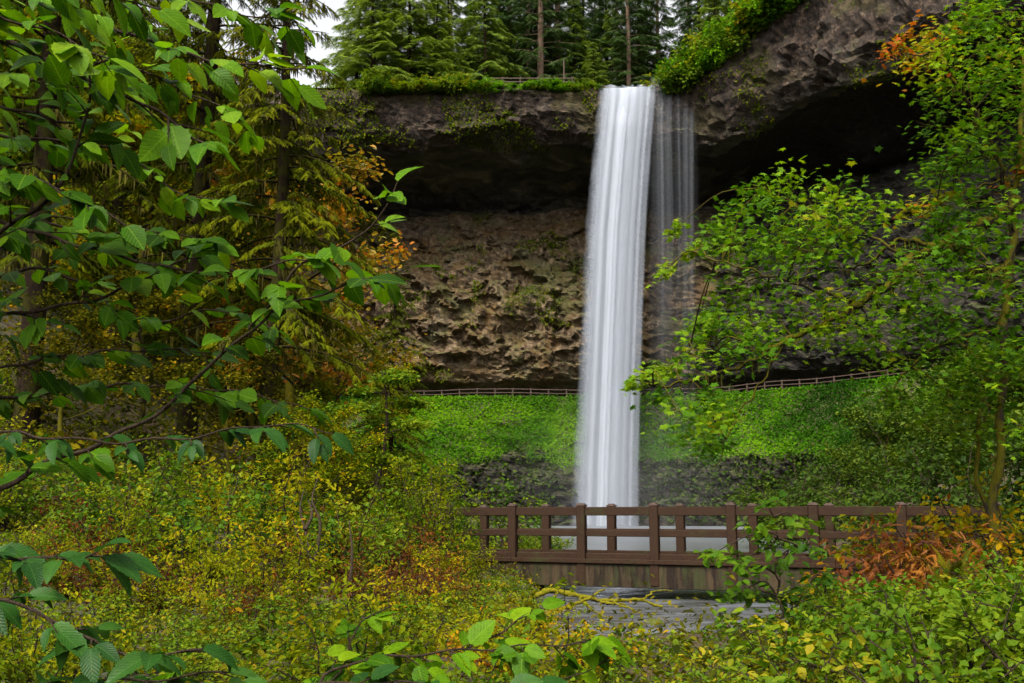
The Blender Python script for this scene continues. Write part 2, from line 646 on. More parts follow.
def water_mat():
    m, nt, out = newmat('stream_water')
    L = nt.links.new
    geo = nd(nt, 'ShaderNodeNewGeometry')
    v = map_n(nt, geo.outputs['Position'], (.7, 2.0, 1))
    n = noise_n(nt, v, 1.1, 3, .5, .4)
    n2 = noise_n(nt, map_n(nt, geo.outputs['Position'], (.6, 1.5, 1)), 1.5, 3, .5, .6)
    foam = ramp(nt, n2, [(.34, (.1, .1, .1)), (.72, (.95, .95, .95))])
    sp = nd(nt, 'ShaderNodeSeparateXYZ')
    L(geo.outputs['Position'], sp.inputs[0])
    dv_ = nd(nt, 'ShaderNodeVectorMath', operation='DISTANCE')      # the pool is milky with air bubbles round the plunge
    dv_.inputs[1].default_value = (9, 100, 0)
    L(map_n(nt, geo.outputs['Position'], (1.6, 1, 1)), dv_.inputs[0])
    far = nd(nt, 'ShaderNodeMapRange')
    far.inputs[1].default_value = 82; far.inputs[2].default_value = 30
    L(dv_.outputs['Value'], far.inputs[0])
    near = nd(nt, 'ShaderNodeMapRange')
    near.inputs[1].default_value = 11.4; near.inputs[2].default_value = 13.5
    L(sp.outputs[1], near.inputs[0])
    fm = math_n(nt, 'MULTIPLY', foam, math_n(nt, 'MULTIPLY', near.outputs[0], .75))
    milk = math_n(nt, 'MAXIMUM', math_n(nt, 'MULTIPLY', far.outputs[0], .75), fm)
    col = mixc(nt, milk, (.030, .028, .020), (.125, .14, .165))
    p = nd(nt, 'ShaderNodeBsdfPrincipled')
    L(col, p.inputs['Base Color'])
    L(math_n(nt, 'ADD', math_n(nt, 'MULTIPLY', milk, .45), .12), p.inputs['Roughness'])
    p.inputs['Specular IOR Level'].default_value = .6
    b = nd(nt, 'ShaderNodeBump')
    b.inputs['Strength'].default_value = .2
    b.inputs['Distance'].default_value = .12
    L(n, b.inputs['Height'])
    L(b.outputs[0], p.inputs['Normal'])
    L(p.outputs[0], out.inputs[0])
    return m


def falls_mat(name, su, lo, hi, dens, soft=.75):
    """falling water blurred to silk: long vertical streaks, thinner towards both edges"""
    m, nt, out = newmat(name)
    L = nt.links.new
    uv = nd(nt, 'ShaderNodeUVMap')
    sp = nd(nt, 'ShaderNodeSeparateXYZ')
    L(uv.outputs[0], sp.inputs[0])
    s1 = noise_n(nt, map_n(nt, uv.outputs[0], (su, .12, 1)), 1.0, 2, .45)
    s2 = noise_n(nt, map_n(nt, uv.outputs[0], (su * 3.1, .25, 1)), 1.0, 2, .5)
    st = math_n(nt, 'ADD', math_n(nt, 'MULTIPLY', s1, .88), math_n(nt, 'MULTIPLY', s2, .12))
    col = ramp(nt, st, [(.34, lo), (.66, hi)])
    e = math_n(nt, 'MULTIPLY', math_n(nt, 'MULTIPLY', sp.outputs[0], math_n(nt, 'SUBTRACT', 1.0, sp.outputs[0])), 4.0)
    fray = noise_n(nt, map_n(nt, uv.outputs[0], (5, 9, 1)), 1.0, 4, .65)
    e = math_n(nt, 'ADD', e, math_n(nt, 'MULTIPLY', math_n(nt, 'SUBTRACT', fray, .55), .55))
    ed = nd(nt, 'ShaderNodeMapRange')
    ed.interpolation_type = 'SMOOTHSTEP'
    ed.inputs[1].default_value = 0.0; ed.inputs[2].default_value = soft
    L(e, ed.inputs[0])
    th = nd(nt, 'ShaderNodeMapRange')
    th.inputs[1].default_value = .34; th.inputs[2].default_value = .58
    th.inputs[3].default_value = dens[0]; th.inputs[4].default_value = dens[1]
    L(st, th.inputs[0])
    at = nd(nt, 'ShaderNodeAttribute', attribute_name='tint')
    al = math_n(nt, 'MULTIPLY', math_n(nt, 'MULTIPLY', ed.outputs[0], th.outputs[0]), at.outputs['Fac'])
    p = nd(nt, 'ShaderNodeBsdfPrincipled')
    p.inputs['Roughness'].default_value = .6
    p.inputs['Specular IOR Level'].default_value = .2
    L(col, p.inputs['Base Color'])
    L(al, p.inputs['Alpha'])
    L(p.outputs[0], out.inputs[0])
    return m


MAT = {}
MAT['hemlock'] = leaf_mat('hemlock_needles', [(.016, .026, .001), (.060, .080, .002), (.17, .18, .003)], .35, .7, spec=.03)
MAT['fir'] = leaf_mat('fir_needles', [(.014, .034, .009), (.032, .070, .014), (.075, .12, .018)], .25, .6, spec=.2)
MAT['young_fir'] = leaf_mat('young_fir_needles', [(.05, .09, .012), (.12, .19, .018), (.24, .30, .02)], .3, .6, spec=.2)
MAT['alder'] = leaf_mat('alder_leaf', [(.012, .044, .001), (.036, .112, .002), (.105, .235, .003), (.19, .31, .004)], .5, .42, veins=8, spec=.07, vary=.0)
MAT['dusky'] = leaf_mat('dusky_leaf', [(.008, .034, .005), (.018, .066, .007), (.042, .11, .010)], .35, .40, veins=10, spec=.1, vary=.0)
MAT['vine'] = leaf_mat('vine_maple_leaf', [(.015, .048, .002), (.056, .145, .003), (.155, .26, .004), (.25, .20, .006), (.30, .07, .006)], .5, .5, spec=.07, vary=.0, pos=[0, .35, .7, .9, 1])
MAT['gold'] = leaf_mat('golden_shrub_leaf', [(.030, .065, .002), (.115, .158, .003), (.26, .24, .004), (.38, .20, .005), (.24, .06, .006)], .5, .6, spec=.03, vary=.4, pos=[0, .33, .70, .90, 1])
MAT['green'] = leaf_mat('green_shrub_leaf', [(.018, .055, .003), (.055, .12, .004), (.14, .19, .006), (.27, .22, .010)], .45, .5, spec=.07, vary=.25, pos=[0, .4, .8, 1])
MAT['dark'] = leaf_mat('dark_shrub_leaf', [(.012, .030, .003), (.032, .065, .004), (.08, .12, .007)], .38, .5, spec=.08)
MAT['olive'] = leaf_mat('olive_forest_leaf', [(.018, .026, .002), (.065, .070, .003), (.19, .15, .004), (.32, .16, .005)], .4, .6, spec=.03, pos=[0, .4, .85, 1])
MAT['orange'] = leaf_mat('autumn_maple_leaf', [(.09, .10, .01), (.28, .22, .012), (.46, .22, .012), (.45, .10, .01)], .45, .5, vary=.3)
MAT['russet'] = leaf_mat('russet_leaf', [(.035, .012, .005), (.10, .032, .008), (.20, .085, .010), (.12, .11, .006)], .4, .6, spec=.04, vary=.2)
MAT['rust'] = leaf_mat('rusty_fern', [(.05, .012, .003), (.17, .038, .005), (.34, .13, .008)], .4, .6)
MAT['slope'] = leaf_mat('slope_herbs', [(.014, .052, .002), (.052, .155, .003), (.125, .27, .004)], .4, .6, spec=.04, vary=0)
MAT['moss'] = leaf_mat('hanging_moss', [(.03, .028, .005), (.065, .058, .008), (.11, .095, .010)], .25, .8, spec=.1)
MAT['bark'] = bark_mat('conifer_bark', (.004, .003, .002), (.022, .013, .008), (.022, .022, .003), .5)
MAT['redbark'] = bark_mat('pale_fir_bark', (.07, .045, .032), (.26, .18, .13))
MAT['mossbark'] = bark_mat('mossy_bark', (.012, .009, .006), (.04, .03, .02), (.075, .068, .005), .62, scale=11)
MAT['brightmoss'] = bark_mat('thick_bright_moss', (.012, .009, .006), (.05, .038, .024), (.13, .115, .006), 1.0, scale=9)
MAT['twig'] = bark_mat('dark_twig', (.012, .009, .006), (.06, .042, .028), scale=20)
MAT['cliff'] = cliff_mat()
MAT['ground'] = ground_mat()
MAT['wood'] = wood_mat('weathered_brown_timber', (.010, .0045, .002), (.040, .0185, .008))
MAT['beam'] = wood_mat('stained_girder', (.005, .003, .002), (.020, .011, .006), (.042, .028, .014))
MAT['deckwood'] = wood_mat('deck_timber', (.06, .034, .026), (.14, .085, .065))
MAT['greywood'] = wood_mat('grey_fence_wood', (.04, .027, .022), (.105, .07, .055))
MAT['water'] = water_mat()
MAT['falls'] = falls_mat('falling_water', 3.2, (.155, .175, .21), (.335, .365, .42), (.62, 1.0), .85)
MAT['veil'] = falls_mat('thin_falling_water', 1.4, (.25, .27, .31), (.38, .40, .44), (.0, .34), 1.0)
MAT['boulder'] = bark_mat('wet_boulder', (.03, .03, .032), (.14, .14, .145), (.06, .07, .012), .25, scale=2, stretch=1, rough=.5)


# ---------------------------------------------------------------- cliff line and valley floor
RIM = smooth_path([(-95, 108, 0), (-70, 112, 0), (-40, 114, 0), (-15, 113.5, 0), (5, 112.3, 0), (13.5, 112, 0), (20, 111, 0), (26, 106.5, 0),
                   (32, 99, 0), (40, 88, 0), (48, 74, 0), (57, 56, 0), (66, 36, 0)], 620)[:, :2]
RT = unit(np.gradient(RIM, axis=0))
RN = np.stack([-RT[:, 1], RT[:, 0]], -1)          # points into the cliff
RZ = np.interp(RIM[:, 0], [-95, 10, 14, 20, 26, 32, 40, 50], [53, 52.0, 51.2, 53.3, 56, 59.5, 63, 66])


def rim_off(x, y):
    """signed distance behind the rim line (positive inside the cliff)"""
    P = np.stack([x, y], -1).reshape(-1, 2)
    out = np.empty(len(P))
    for a in range(0, len(P), 4000):
        d = P[a:a + 4000, None] - RIM[None, ::3]
        k = np.argmin((d ** 2).sum(-1), 1)
        out[a:a + 4000] = (d[np.arange(len(k)), k] * RN[::3][k]).sum(-1)
    return out.reshape(np.shape(x))


def chan(x, y):
    xl = np.interp(y, [8, 13, 20, 30, 50, 80, 115], [.1, .45, .8, 1.3, 2.0, 2.5, 2.0])
    xr = np.interp(y, [8, 13, 18, 24, 40, 80, 108], [5, 6, 6.7, 8, 12, 21, 27])
    yn = 10.6 + .45 * np.clip(x - .5, 0, 6.5)
    return np.maximum(np.maximum(xl - x, yn - y), np.minimum(x - xr, y - 16.6))


def ground_h(x, y):
    x, y = np.asarray(x, float), np.asarray(y, float)
    d = chan(x, y)
    h = -.55 + 1.0 * sstep(-1.0, 1.1, d) + (.012 + .035 * sstep(10, 18, y)) * np.clip(d - 1, 0, 12)
    dl = np.clip(-x - 8 - np.clip(30 - y, 0, 30) * .25, 0, 200)
    h = h + (.58 * dl + .011 * dl ** 2) * sstep(14, 42, y)
    dl2 = np.clip(-x - 2, 0, 14)
    h = h + .11 * dl2 * sstep(12, 26, y)
    dr = np.clip(x - np.interp(y, [0, 18, 40, 108], [9, 10, 15, 30]), 0, 200)
    h = h + .36 * dr * sstep(8, 30, y)
    h = np.minimum(h, 51)
    h = h + .12 * fbm(np.stack([x * .5, y * .5, x * 0], -1), 3) * sstep(-.5, 2, d)
    return h


def gz(x, y):
    return float(ground_h(np.array([x]), np.array([y]))[0])


xs = np.concatenate([[-700, -400, -200, -130], np.arange(-100, -30, 1.5), np.arange(-30, 30, .4), np.arange(30, 70, 1.5), [100, 200, 400, 700]])
ys = np.concatenate([[-700, -300, -100, -40], np.arange(-20, 4, 1.5), np.arange(4, 32, .4), np.arange(32, 126, 1.2), [140, 200, 400, 900]])
GX, GY = np.meshgrid(xs, ys)
GZ = ground_h(GX, GY)
GO = rim_off(GX, GY)
GZ = np.where((GO > 1.0) & (GY > 20), -5, GZ)
GZ = np.where((GO > -9) & (GX > 0) & (GY > 60), np.minimum(GZ, -.6), GZ)
GZ = np.where((GX > 80) & (GY > 20), -5, GZ)
a = Acc()
ny, nx = GX.shape
i, j = np.meshgrid(np.arange(ny - 1), np.arange(nx - 1), indexing='ij')
a.add(np.stack([GX, GY, GZ], -1).reshape(-1, 3), np.stack([i * nx + j, i * nx + j + 1, (i + 1) * nx + j + 1, (i + 1) * nx + j], -1).reshape(-1, 4))
tag(link('ground', a.mesh('ground', MAT['ground'], True)), kind='structure')

# rock wall: columns along the rim line, rows down the profile
PROF = np.array([  # z, offset into the cliff, colour zone, roughness of shape
    (1.00, -.2, 0, .3), (.80, -1.1, 0, .8), (.45, -.7, 0, 1.0), (.16, .1, 0, 1.1), (.0, 2.0, .35, 1.2),
    (44.9, 4.5, 1, .8), (44.8, 10, 1, 1.0), (44.6, 15.5, 1, 1.1), (43.8, 18.6, 1, 1.0), (42.6, 18.2, 1.1, 1.0), (41.0, 15.2, 1.75, 1.1),
    (35, 12.2, 2, 1.4), (28, 10.6, 2, 1.6), (21, 10.4, 2, 1.5), (18.0, 11.6, 1.9, 1.1), (16.6, 14.6, 1.3, .6), (15.7, 17.2, 1, .3), (15.45, 15, 2.8, .1),
    (15.35, 9.0, 3, .08), (15.1, 8.2, 3, .25), (11, 4.6, 3, .7), (7.8, 1.6, 3, .9), (5.6, .7, 3.6, 1.3), (2.5, -.2, 4, 1.5), (0, -1.2, 4, 1.2), (-3, -2, 4, .5)])
NR = 330
pt = np.concatenate([[0], np.cumsum(np.hypot(np.diff(np.concatenate([45 + PROF[:5, 0] * 7, PROF[5:, 0]])), np.diff(PROF[:, 1])))])
pt /= pt[-1]
tt = np.linspace(0, 1, NR)
offR = np.interp(tt, pt, PROF[:, 1])
zoneR = np.interp(tt, pt, PROF[:, 2])
ampR = np.interp(tt, pt, PROF[:, 3])
zcap = np.interp(tt, pt[:5], PROF[:5, 0])
zlow = np.interp(tt, pt[4:], np.concatenate([[45], PROF[5:, 0]]))
ncap = tt < pt[4]
NC = len(RIM)
Zg = np.where(ncap[None, :], 45 + zcap[None, :] * (RZ[:, None] - 45), zlow[None, :])
Og = np.repeat(offR[None], NC, 0)
Xg = RIM[:, None, 0] + RN[:, None, 0] * Og
Yg = RIM[:, None, 1] + RN[:, None, 1] * Og
P = np.stack([Xg, Yg, Zg], -1)
edge = fbm(np.stack([P[..., 0] * .09, P[..., 1] * .09, P[..., 0] * 0 + 7], -1), 4)       # the roof edge wanders up and down
near_falls = np.exp(-((P[..., 0] - 13) / 6) ** 2)
band = np.exp(-((Zg - 44.5) / 3.0) ** 2)
P[..., 2] += 3.4 * edge * band * (1 - .7 * near_falls)
P[..., 2] += 1.2 * edge * np.exp(-((Zg - 39.5) / 2.0) ** 2)
big = fbm(P * np.array([.16, .16, .22]), 4)
mid = fbm(P * np.array([.46, .46, .66]) + 31, 5, .6)
warp = P[..., 2] * .42 + 2.2 * fbm(P * np.array([.07, .07, .12]) + 51, 3)
step = np.abs((warp % 1.0) - .5) * 2
vor = 1 - np.abs(fbm(P * np.array([.34, .34, .45]) + 77, 3, .5)) * 2.2
fine = fbm(P * 1.7 + 5, 3, .6)
def blocks(f, sd, wp):
    q = P * np.array(f) + wp * np.stack([fbm(P * .3 + sd, 3), fbm(P * .3 + sd + 9, 3), fbm(P * .3 + sd + 21, 3)], -1)
    c = np.floor(q).astype(np.int64)
    return _h(c[..., 0] + sd, c[..., 1], c[..., 2]) - .5


blk = 1.0 * blocks((.22, .22, .42), 3, 1.1) + .42 * blocks((.6, .6, 1.0), 11, 1.0) + .16 * blocks((1.6, 1.6, 2.0), 17, .9)
disp = ampR[None] * (1.0 * big + 1.0 * blk + .38 * mid + .25 * (vor - .5) + .2 * fine + .25 * (step - .5))
disp *= np.where(ncap[None, :], 1 - .6 * near_falls, 1)
P[..., 0] -= RN[:, None, 0] * disp
P[..., 1] -= RN[:, None, 1] * disp
P[..., 2] += .45 * ampR[None] * mid
zone = np.repeat(zoneR[None], NC, 0)
shade_side = sstep(17, 27, RIM[:, 0])[:, None] * ((zone > 1.3) & (zone < 2.4))  # shade right of the falls, put into the colour of the lower bed
zone = zone - shade_side * .8
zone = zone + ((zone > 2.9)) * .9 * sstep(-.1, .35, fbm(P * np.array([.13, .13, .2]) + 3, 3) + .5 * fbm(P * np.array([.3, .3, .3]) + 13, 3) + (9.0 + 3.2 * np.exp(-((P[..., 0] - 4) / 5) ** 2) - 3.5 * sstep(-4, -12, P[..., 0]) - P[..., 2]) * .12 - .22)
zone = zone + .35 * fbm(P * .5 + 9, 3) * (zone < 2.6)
shaded_wall = (RIM[:, 0][:, None] + 5 * fbm(P * .2 + 71, 3) > 21) & (np.repeat(zoneR[None], NC, 0) > .8) & (np.repeat(zoneR[None], NC, 0) < 2.4)
zone = np.where(shaded_wall, 4.0, zone)  # shade on the right wall of the hollow painted in the boulder tone
a = Acc()
i, j = np.meshgrid(np.arange(NC - 1), np.arange(NR - 1), indexing='ij')
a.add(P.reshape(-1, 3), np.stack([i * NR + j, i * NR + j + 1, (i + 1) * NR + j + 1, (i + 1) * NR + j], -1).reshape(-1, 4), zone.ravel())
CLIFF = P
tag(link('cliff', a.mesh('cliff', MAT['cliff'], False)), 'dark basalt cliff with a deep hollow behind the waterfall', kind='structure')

# plateau above the cliff
offs = np.concatenate([[-.4, .6], np.linspace(2, 30, 22), [40, 60, 100, 200, 500]])
Xp = RIM[:, None, 0][::4] + RN[:, None, 0][::4] * offs
Yp = RIM[:, None, 1][::4] + RN[:, None, 1][::4] * offs
Zp = RZ[:, None][::4] + .05 * offs + .5 * fbm(np.stack([Xp * .2, Yp * .2, Xp * 0], -1), 3) * sstep(0, 4, offs) - .1
strm = np.exp(-((Xp - 14) / 3.4) ** 4)
Zp = Zp - .8 * strm * sstep(-1, 1, offs)
np_, mp = Xp.shape
a = Acc()
i, j = np.meshgrid(np.arange(np_ - 1), np.arange(mp - 1), indexing='ij')
a.add(np.stack([Xp, Yp, Zp], -1).reshape(-1, 3), np.stack([i * mp + j, (i + 1) * mp + j, (i + 1) * mp + j + 1, i * mp + j + 1], -1).reshape(-1, 4))
tag(link('plateau', a.mesh('plateau', MAT['ground'], True)), kind='structure')


def plateau_z(x, y):
    k = np.argmin(((RIM - [x, y]) ** 2).sum(-1))
    return RZ[k] + .05 * np.linalg.norm(RIM[k] - [x, y]) - .35


# ---------------------------------------------------------------- water
wx = np.concatenate([np.arange(-1, 9, .25), np.arange(9, 46, 1.0)])
wy = np.concatenate([np.arange(9.5, 24, .2), np.arange(24, 114, 1.0)])
WX, WY = np.meshgrid(wx, wy)
WZ = .05 * fbm(np.stack([WX * 1.1, WY * .55, WX * 0], -1), 3) * np.interp(WY, [11, 14, 30], [.2, 1.0, .6]) + np.interp(WY, [9, 19, 24, 110], [-.06, 0, .06, .15])
a = Acc()
ny, nx = WX.shape
i, j = np.meshgrid(np.arange(ny - 1), np.arange(nx - 1), indexing='ij')
a.add(np.stack([WX, WY, WZ], -1).reshape(-1, 3), np.stack([i * nx + j, i * nx + j + 1, (i + 1) * nx + j + 1, (i + 1) * nx + j], -1).reshape(-1, 4))
tag(link('water', a.mesh('water', MAT['water'], True)), kind='structure')
a = Acc()
v = []
for q in np.linspace(0, 30, 12):
    for x in np.linspace(10.2, 17.9, 8):
        v.append((x + .02 * q * (x - 14), 112.2 + q, 51.0 + .02 * q))
a.add(v, [(r * 8 + c, r * 8 + c + 1, r * 8 + c + 9, r * 8 + c + 8) for r in range(11) for c in range(7)])
tag(link('upper_stream', a.mesh('upper_stream', MAT['water'], True)), kind='structure')


def curtain(edge_l, edge_r, ztop, zbot, y0, fwd, bulge, thick, dens=1.0, nu=28, nv=70, lip=1.6, seed=0, fade=None):
    """a closed sheet of falling water: it leaves the lip level, arcs over and drops; front and back stand apart"""
    acc = Acc()
    for side in (0, 1):
        V, UV, T = [], [], []
        for r in range(nv):
            s = r / (nv - 1)
            q = max(0.0, (s - .035) / .965)
            z = ztop - (ztop - zbot) * q ** 1.25
            arc = fwd * (1 - math.exp(-q * 9))
            if s < .035:
                z, arc = ztop + .06, -lip * (1 - s / .035)
            xl = np.interp(z, edge_l[0], edge_l[1]); xr = np.interp(z, edge_r[0], edge_r[1])
            for c in range(nu):
                u = c / (nu - 1)
                w = math.sin(math.pi * u)
                x = xl + (xr - xl) * u
                y = y0 - arc - bulge * w * min(1, q * 6 + .05) + side * thick * w * min(1, q * 8)
                y += .12 * math.sin(u * 13 + seed) * min(1, q * 6)
                V.append((x, y, z - .12 * math.sin(u * 7 + seed) * (q == 0)))
                UV.append((u, s + seed * .37))
                d = dens
                if fade: d *= float(np.interp(s, fade[0], fade[1]))
                T.append(d)
        Q = [(r * nu + c, r * nu + c + 1, (r + 1) * nu + c + 1, (r + 1) * nu + c) for r in range(nv - 1) for c in range(nu - 1)]
        acc.add(V, Q, np.array(T), UV)
    return acc


def edge(pts, Y=110.4):
    q = [px(x, y, Y) for x, y in pts][::-1]
    return np.array([p[2] for p in q]), np.array([p[0] for p in q])


EL = edge([(598, 86), (590, 160), (583, 235), (579, 320), (575, 400), (571, 470), (568, 534)])
ER = edge([(659, 80), (654, 130), (649, 190), (645, 270), (642, 370), (640, 460), (640, 534)])
zt = 51.15
W = thing('waterfall', 'tall white silky waterfall plunging from the cliff lip into the pool', 'waterfall', (0, 0, 0))
part('main_curtain', curtain(EL, ER, zt, .1, 111.0, 1.0, .9, .9), MAT['falls'], W, True)
for k, (u0, u1, sd) in enumerate([(.1, .42, 2.1), (.38, .62, 4.4), (.60, .84, 7.7), (.72, .98, 5.2)]):
    l = (EL[0], EL[1] + (np.interp(EL[0], *ER) - EL[1]) * u0)
    r = (EL[0], EL[1] + (np.interp(EL[0], *ER) - EL[1]) * u1)
    part('strand', curtain(l, r, zt + .05, .1, 110.7, 1.7, .5, .5, .26, 12, 60, 1.2, sd), MAT['falls'], W, True)
for (xa, xb, ya, sd, dn, fo) in [(657, 664, 79, 1.3, .55, 1), (664, 672, 77, 3.9, .45, .8), (673, 680, 74, 2.2, .5, .8), (683, 694, 71, 6.1, .6, 1), (648, 700, 76, 8.3, .2, 1), (648, 674, 77, 9.7, .22, 1)]:
    wj = [random.uniform(-2, 2) for _ in range(8)]
    l = edge([(xa, ya), (xa - 1 + wj[0], 130), (xa - 1 + wj[1], 210), (xa - 2 + wj[2], 300), (xa - 4, 400), (xa - 6, 500)]); r = edge([(xb, ya), (xb + wj[3], 140), (xb + 1 + wj[1], 230), (xb + 1 + wj[4], 320), (xb + 2, 400), (xb + 3, 500)])
    part('side_stream', curtain(l, r, px(xa, ya, 110.4)[2], 8, 110.6, .7, .3, .3, dn, 10, 50, 1.5, sd, ([0, .15, .5, .8, 1], [1, .75 * fo, .5 * fo, .2, 0])), MAT['veil'], W, True)

# drifting spray round the foot of the falls
mm, nt, out = newmat('spray_mist')
tc = nd(nt, 'ShaderNodeTexCoord')
ln = nd(nt, 'ShaderNodeVectorMath', operation='LENGTH')
nt.links.new(tc.outputs['Object'], ln.inputs[0])
fal = nd(nt, 'ShaderNodeMapRange')
fal.inputs[1].default_value = 1.0; fal.inputs[2].default_value = .1
nt.links.new(ln.outputs['Value'], fal.inputs[0])
dn = math_n(nt, 'MULTIPLY', math_n(nt, 'POWER', fal.outputs[0], 1.6), .0065)
pv = nd(nt, 'ShaderNodeVolumePrincipled')
pv.inputs['Color'].default_value = (.93, .95, 1, 1)
nt.links.new(dn, pv.inputs['Density'])
nt.links.new(pv.outputs[0], out.inputs['Volume'])
a = Acc()
V, Q = [], []
for r in range(13):
    for c in range(20):
        th, ph = math.pi * r / 12, 2 * math.pi * c / 20
        V.append((math.sin(th) * math.cos(ph), math.sin(th) * math.sin(ph), math.cos(th)))
Q = [(r * 20 + c, (r + 1) * 20 + c, (r + 1) * 20 + (c + 1) % 20, r * 20 + (c + 1) % 20) for r in range(12) for c in range(20)]
a.add(V, Q)
o = link('mist', a.mesh('mist', mm, True))
o.location = (12, 105, 4); o.scale = (17, 9, 13)
tag(o, 'pale spray hanging round the foot of the waterfall', kind='stuff')

# ---------------------------------------------------------------- footbridge
B0, B1 = np.array([.021, 20.9]), np.array([.76, 22.35])
DN = np.array([math.cos(R(23.5)), -math.sin(R(23.5))])
DF = np.array([math.cos(R(22.6)), -math.sin(R(22.6))])
S = 1.5
DECK = .70


def bz(n):     # the deck drops a little beyond its left end
    return DECK - .02 * max(0, -n)


br = thing('footbridge', 'low brown timber footbridge with post and rail sides crossing the stream below the waterfall', 'footbridge', (2.8, 20.6, 0))
bo = np.array([2.8, 20.6, 0])


def pn(n, far, z):
    q = (B1 + DF * S * n) if far else (B0 + DN * S * n)
    return np.array([q[0], q[1], z]) - bo


post_me = {}
for far in (0, 1):
    for n in range(-1, 7):
        bot = -.46 if not far else 0
        key = 'far' if far else 'near'
        if key not in post_me:
            A_ = Acc(); box(A_, (0, 0, (1.07 + bot) / 2), (.175, .175, 1.07 - bot), 0, .5, .012)
            C_ = Acc()
            box(C_, (0, 0, 1.085), (.19, .19, .03), 0, .5, .01)
            box(C_, (0, 0, 1.112), (.125, .125, .03), 0, .5, .012)
            post_me[key] = (A_.mesh('post', MAT['wood']), C_.mesh('post_cap', MAT['greywood']))
        p = link('post', post_me[key][0], br)
        q = pn(n, far, bz(n))
        # posts stand just outside the rails
        p.location = q
        p.rotation_euler = (0, 0, -R(23.2 + random.uniform(-1, 1)))
        c = link('cap', post_me[key][1], p)
D_IN = np.array([.399, .917, 0])
for far in (0, 1):
    sg = -1 if far else 1
    for n in range(-1, 6):
        for z, w, h in ((.965, .11, .17), (.535, .09, .13), (.085, .12, .12)):
            A_ = Acc()
            ins = D_IN * sg * (.03 if z < .9 else .0)
            q0, q1 = pn(n, far, bz(n) + z) + ins, pn(n + 1, far, bz(n + 1) + z) + ins
            t = unit(q1 - q0)
            beam(A_, q0 + t * .086, q1 - t * .086, w, h, .01)
            part('rail', A_, MAT['wood'], br)
A_ = Acc()
for k in range(2 * 7):                                     # deck of cross planks
    n0 = -1 + k * .5
    for s_ in range(4):
        n = n0 + s_ * .125
        a0, a1 = pn(n + .06, 0, bz(n) - .03), pn(n + .06, 1, bz(n) - .03)
        beam(A_, a0 - D_IN * .02, a1 + D_IN * .02, S * .125 - .008, .06, .004)
part('deck', A_, MAT['deckwood'], br)
for far in (0, 1):
    A_ = Acc()
    off = -D_IN * .0
    for n in range(-1, 6):
        beam(A_, pn(n, far, bz(n) - .285), pn(n + 1, far, bz(n + 1) - .285), .13, .43, .01)
    part('girder', A_, MAT['beam'], br)
A_ = Acc()
for n in range(-1, 6):
    beam(A_, pn(n, 0, bz(n) - .005) - D_IN * .09, pn(n + 1, 0, bz(n + 1) - .005) - D_IN * .09, .06, .085, .008)
part('edge_board', A_, MAT['wood'], br)
for n, nm in ((-1.3, 'abutment'), (4.9, 'abutment')):
    A_ = Acc()
    c = (pn(n, 0, 0) + pn(n, 1, 0)) / 2
    box(A_, (c[0], c[1], -.15), (.7, 2.3, .6), -R(23), .5, .03)
    part(nm, A_, MAT['boulder'], br)


# ---------------------------------------------------------------- trail fence behind the falls and fence on the top
def cliff_line(off, step, k0, k1):
    L = [RIM[k] + RN[k] * off for k in range(k0, k1)]
    L = np.array(L)
    s = np.concatenate([[0], np.cumsum(np.hypot(*np.diff(L, axis=0).T))])
    q = np.arange(0, s[-1], step)
    return np.stack([np.interp(q, s, L[:, 0]), np.interp(q, s, L[:, 1])], -1)


k0 = int(np.argmin(np.abs(RIM[:, 0] + 18)))
k1 = int(np.argmin(np.abs(RIM[:, 0] - 39)))
fl = cliff_line(9.2, 2.2, k0, k1)
tf = thing('trail_fence', 'long brown rail fence along the ledge path behind the waterfall', 'fence', (fl[0][0], fl[0][1], 15.4))
fo = np.array([fl[0][0], fl[0][1], 15.4])
A_ = Acc(); box(A_, (0, 0, .45), (.16, .16, 1.5), 0, .5, .02)
pm = A_.mesh('post', MAT['greywood'])
top = []
for q in fl:
    p = link('post', pm, tf)
    h = .18 * vnoise(np.array([q[0] * .2, 1.0, 2.0]))
    p.location = (q[0] - fo[0], q[1] - fo[1], h)
    top.append(np.array([q[0] - fo[0], q[1] - fo[1], h]))
for z in (1.08, .62, .2):
    A_ = Acc()
    for b0, b1 in zip(top[:-1], top[1:]):
        beam(A_, b0 + [0, -.1, z], b1 + [0, -.1, z], .07, .10, .01)
    part('rail', A_, MAT['greywood'], tf)

vf = thing('viewpoint_fence', 'short weathered rail fence on the cliff top left of the waterfall lip', 'fence', (0, 113.4, 52.35))
xsf = np.arange(-3.2, 7.5, 2.1)
for x in xsf:
    A_ = Acc(); box(A_, (x, 0, .55), (.15, .15, 1.3), 0, .5, .02)
    part('post', A_, MAT['greywood'], vf)
for z in (1.0, .55):
    A_ = Acc(); beam(A_, (xsf[0] - .3, -.1, z), (xsf[-1] + .3, -.1, z), .07, .12, .01)
    part('rail', A_, MAT['greywood'], vf)
A_ = Acc(); tube(A_, [(6.3, .3, -.5), (6.32, .3, 3.6)], [.09, .08], 8)
part('tall_post', A_, MAT['greywood'], vf)


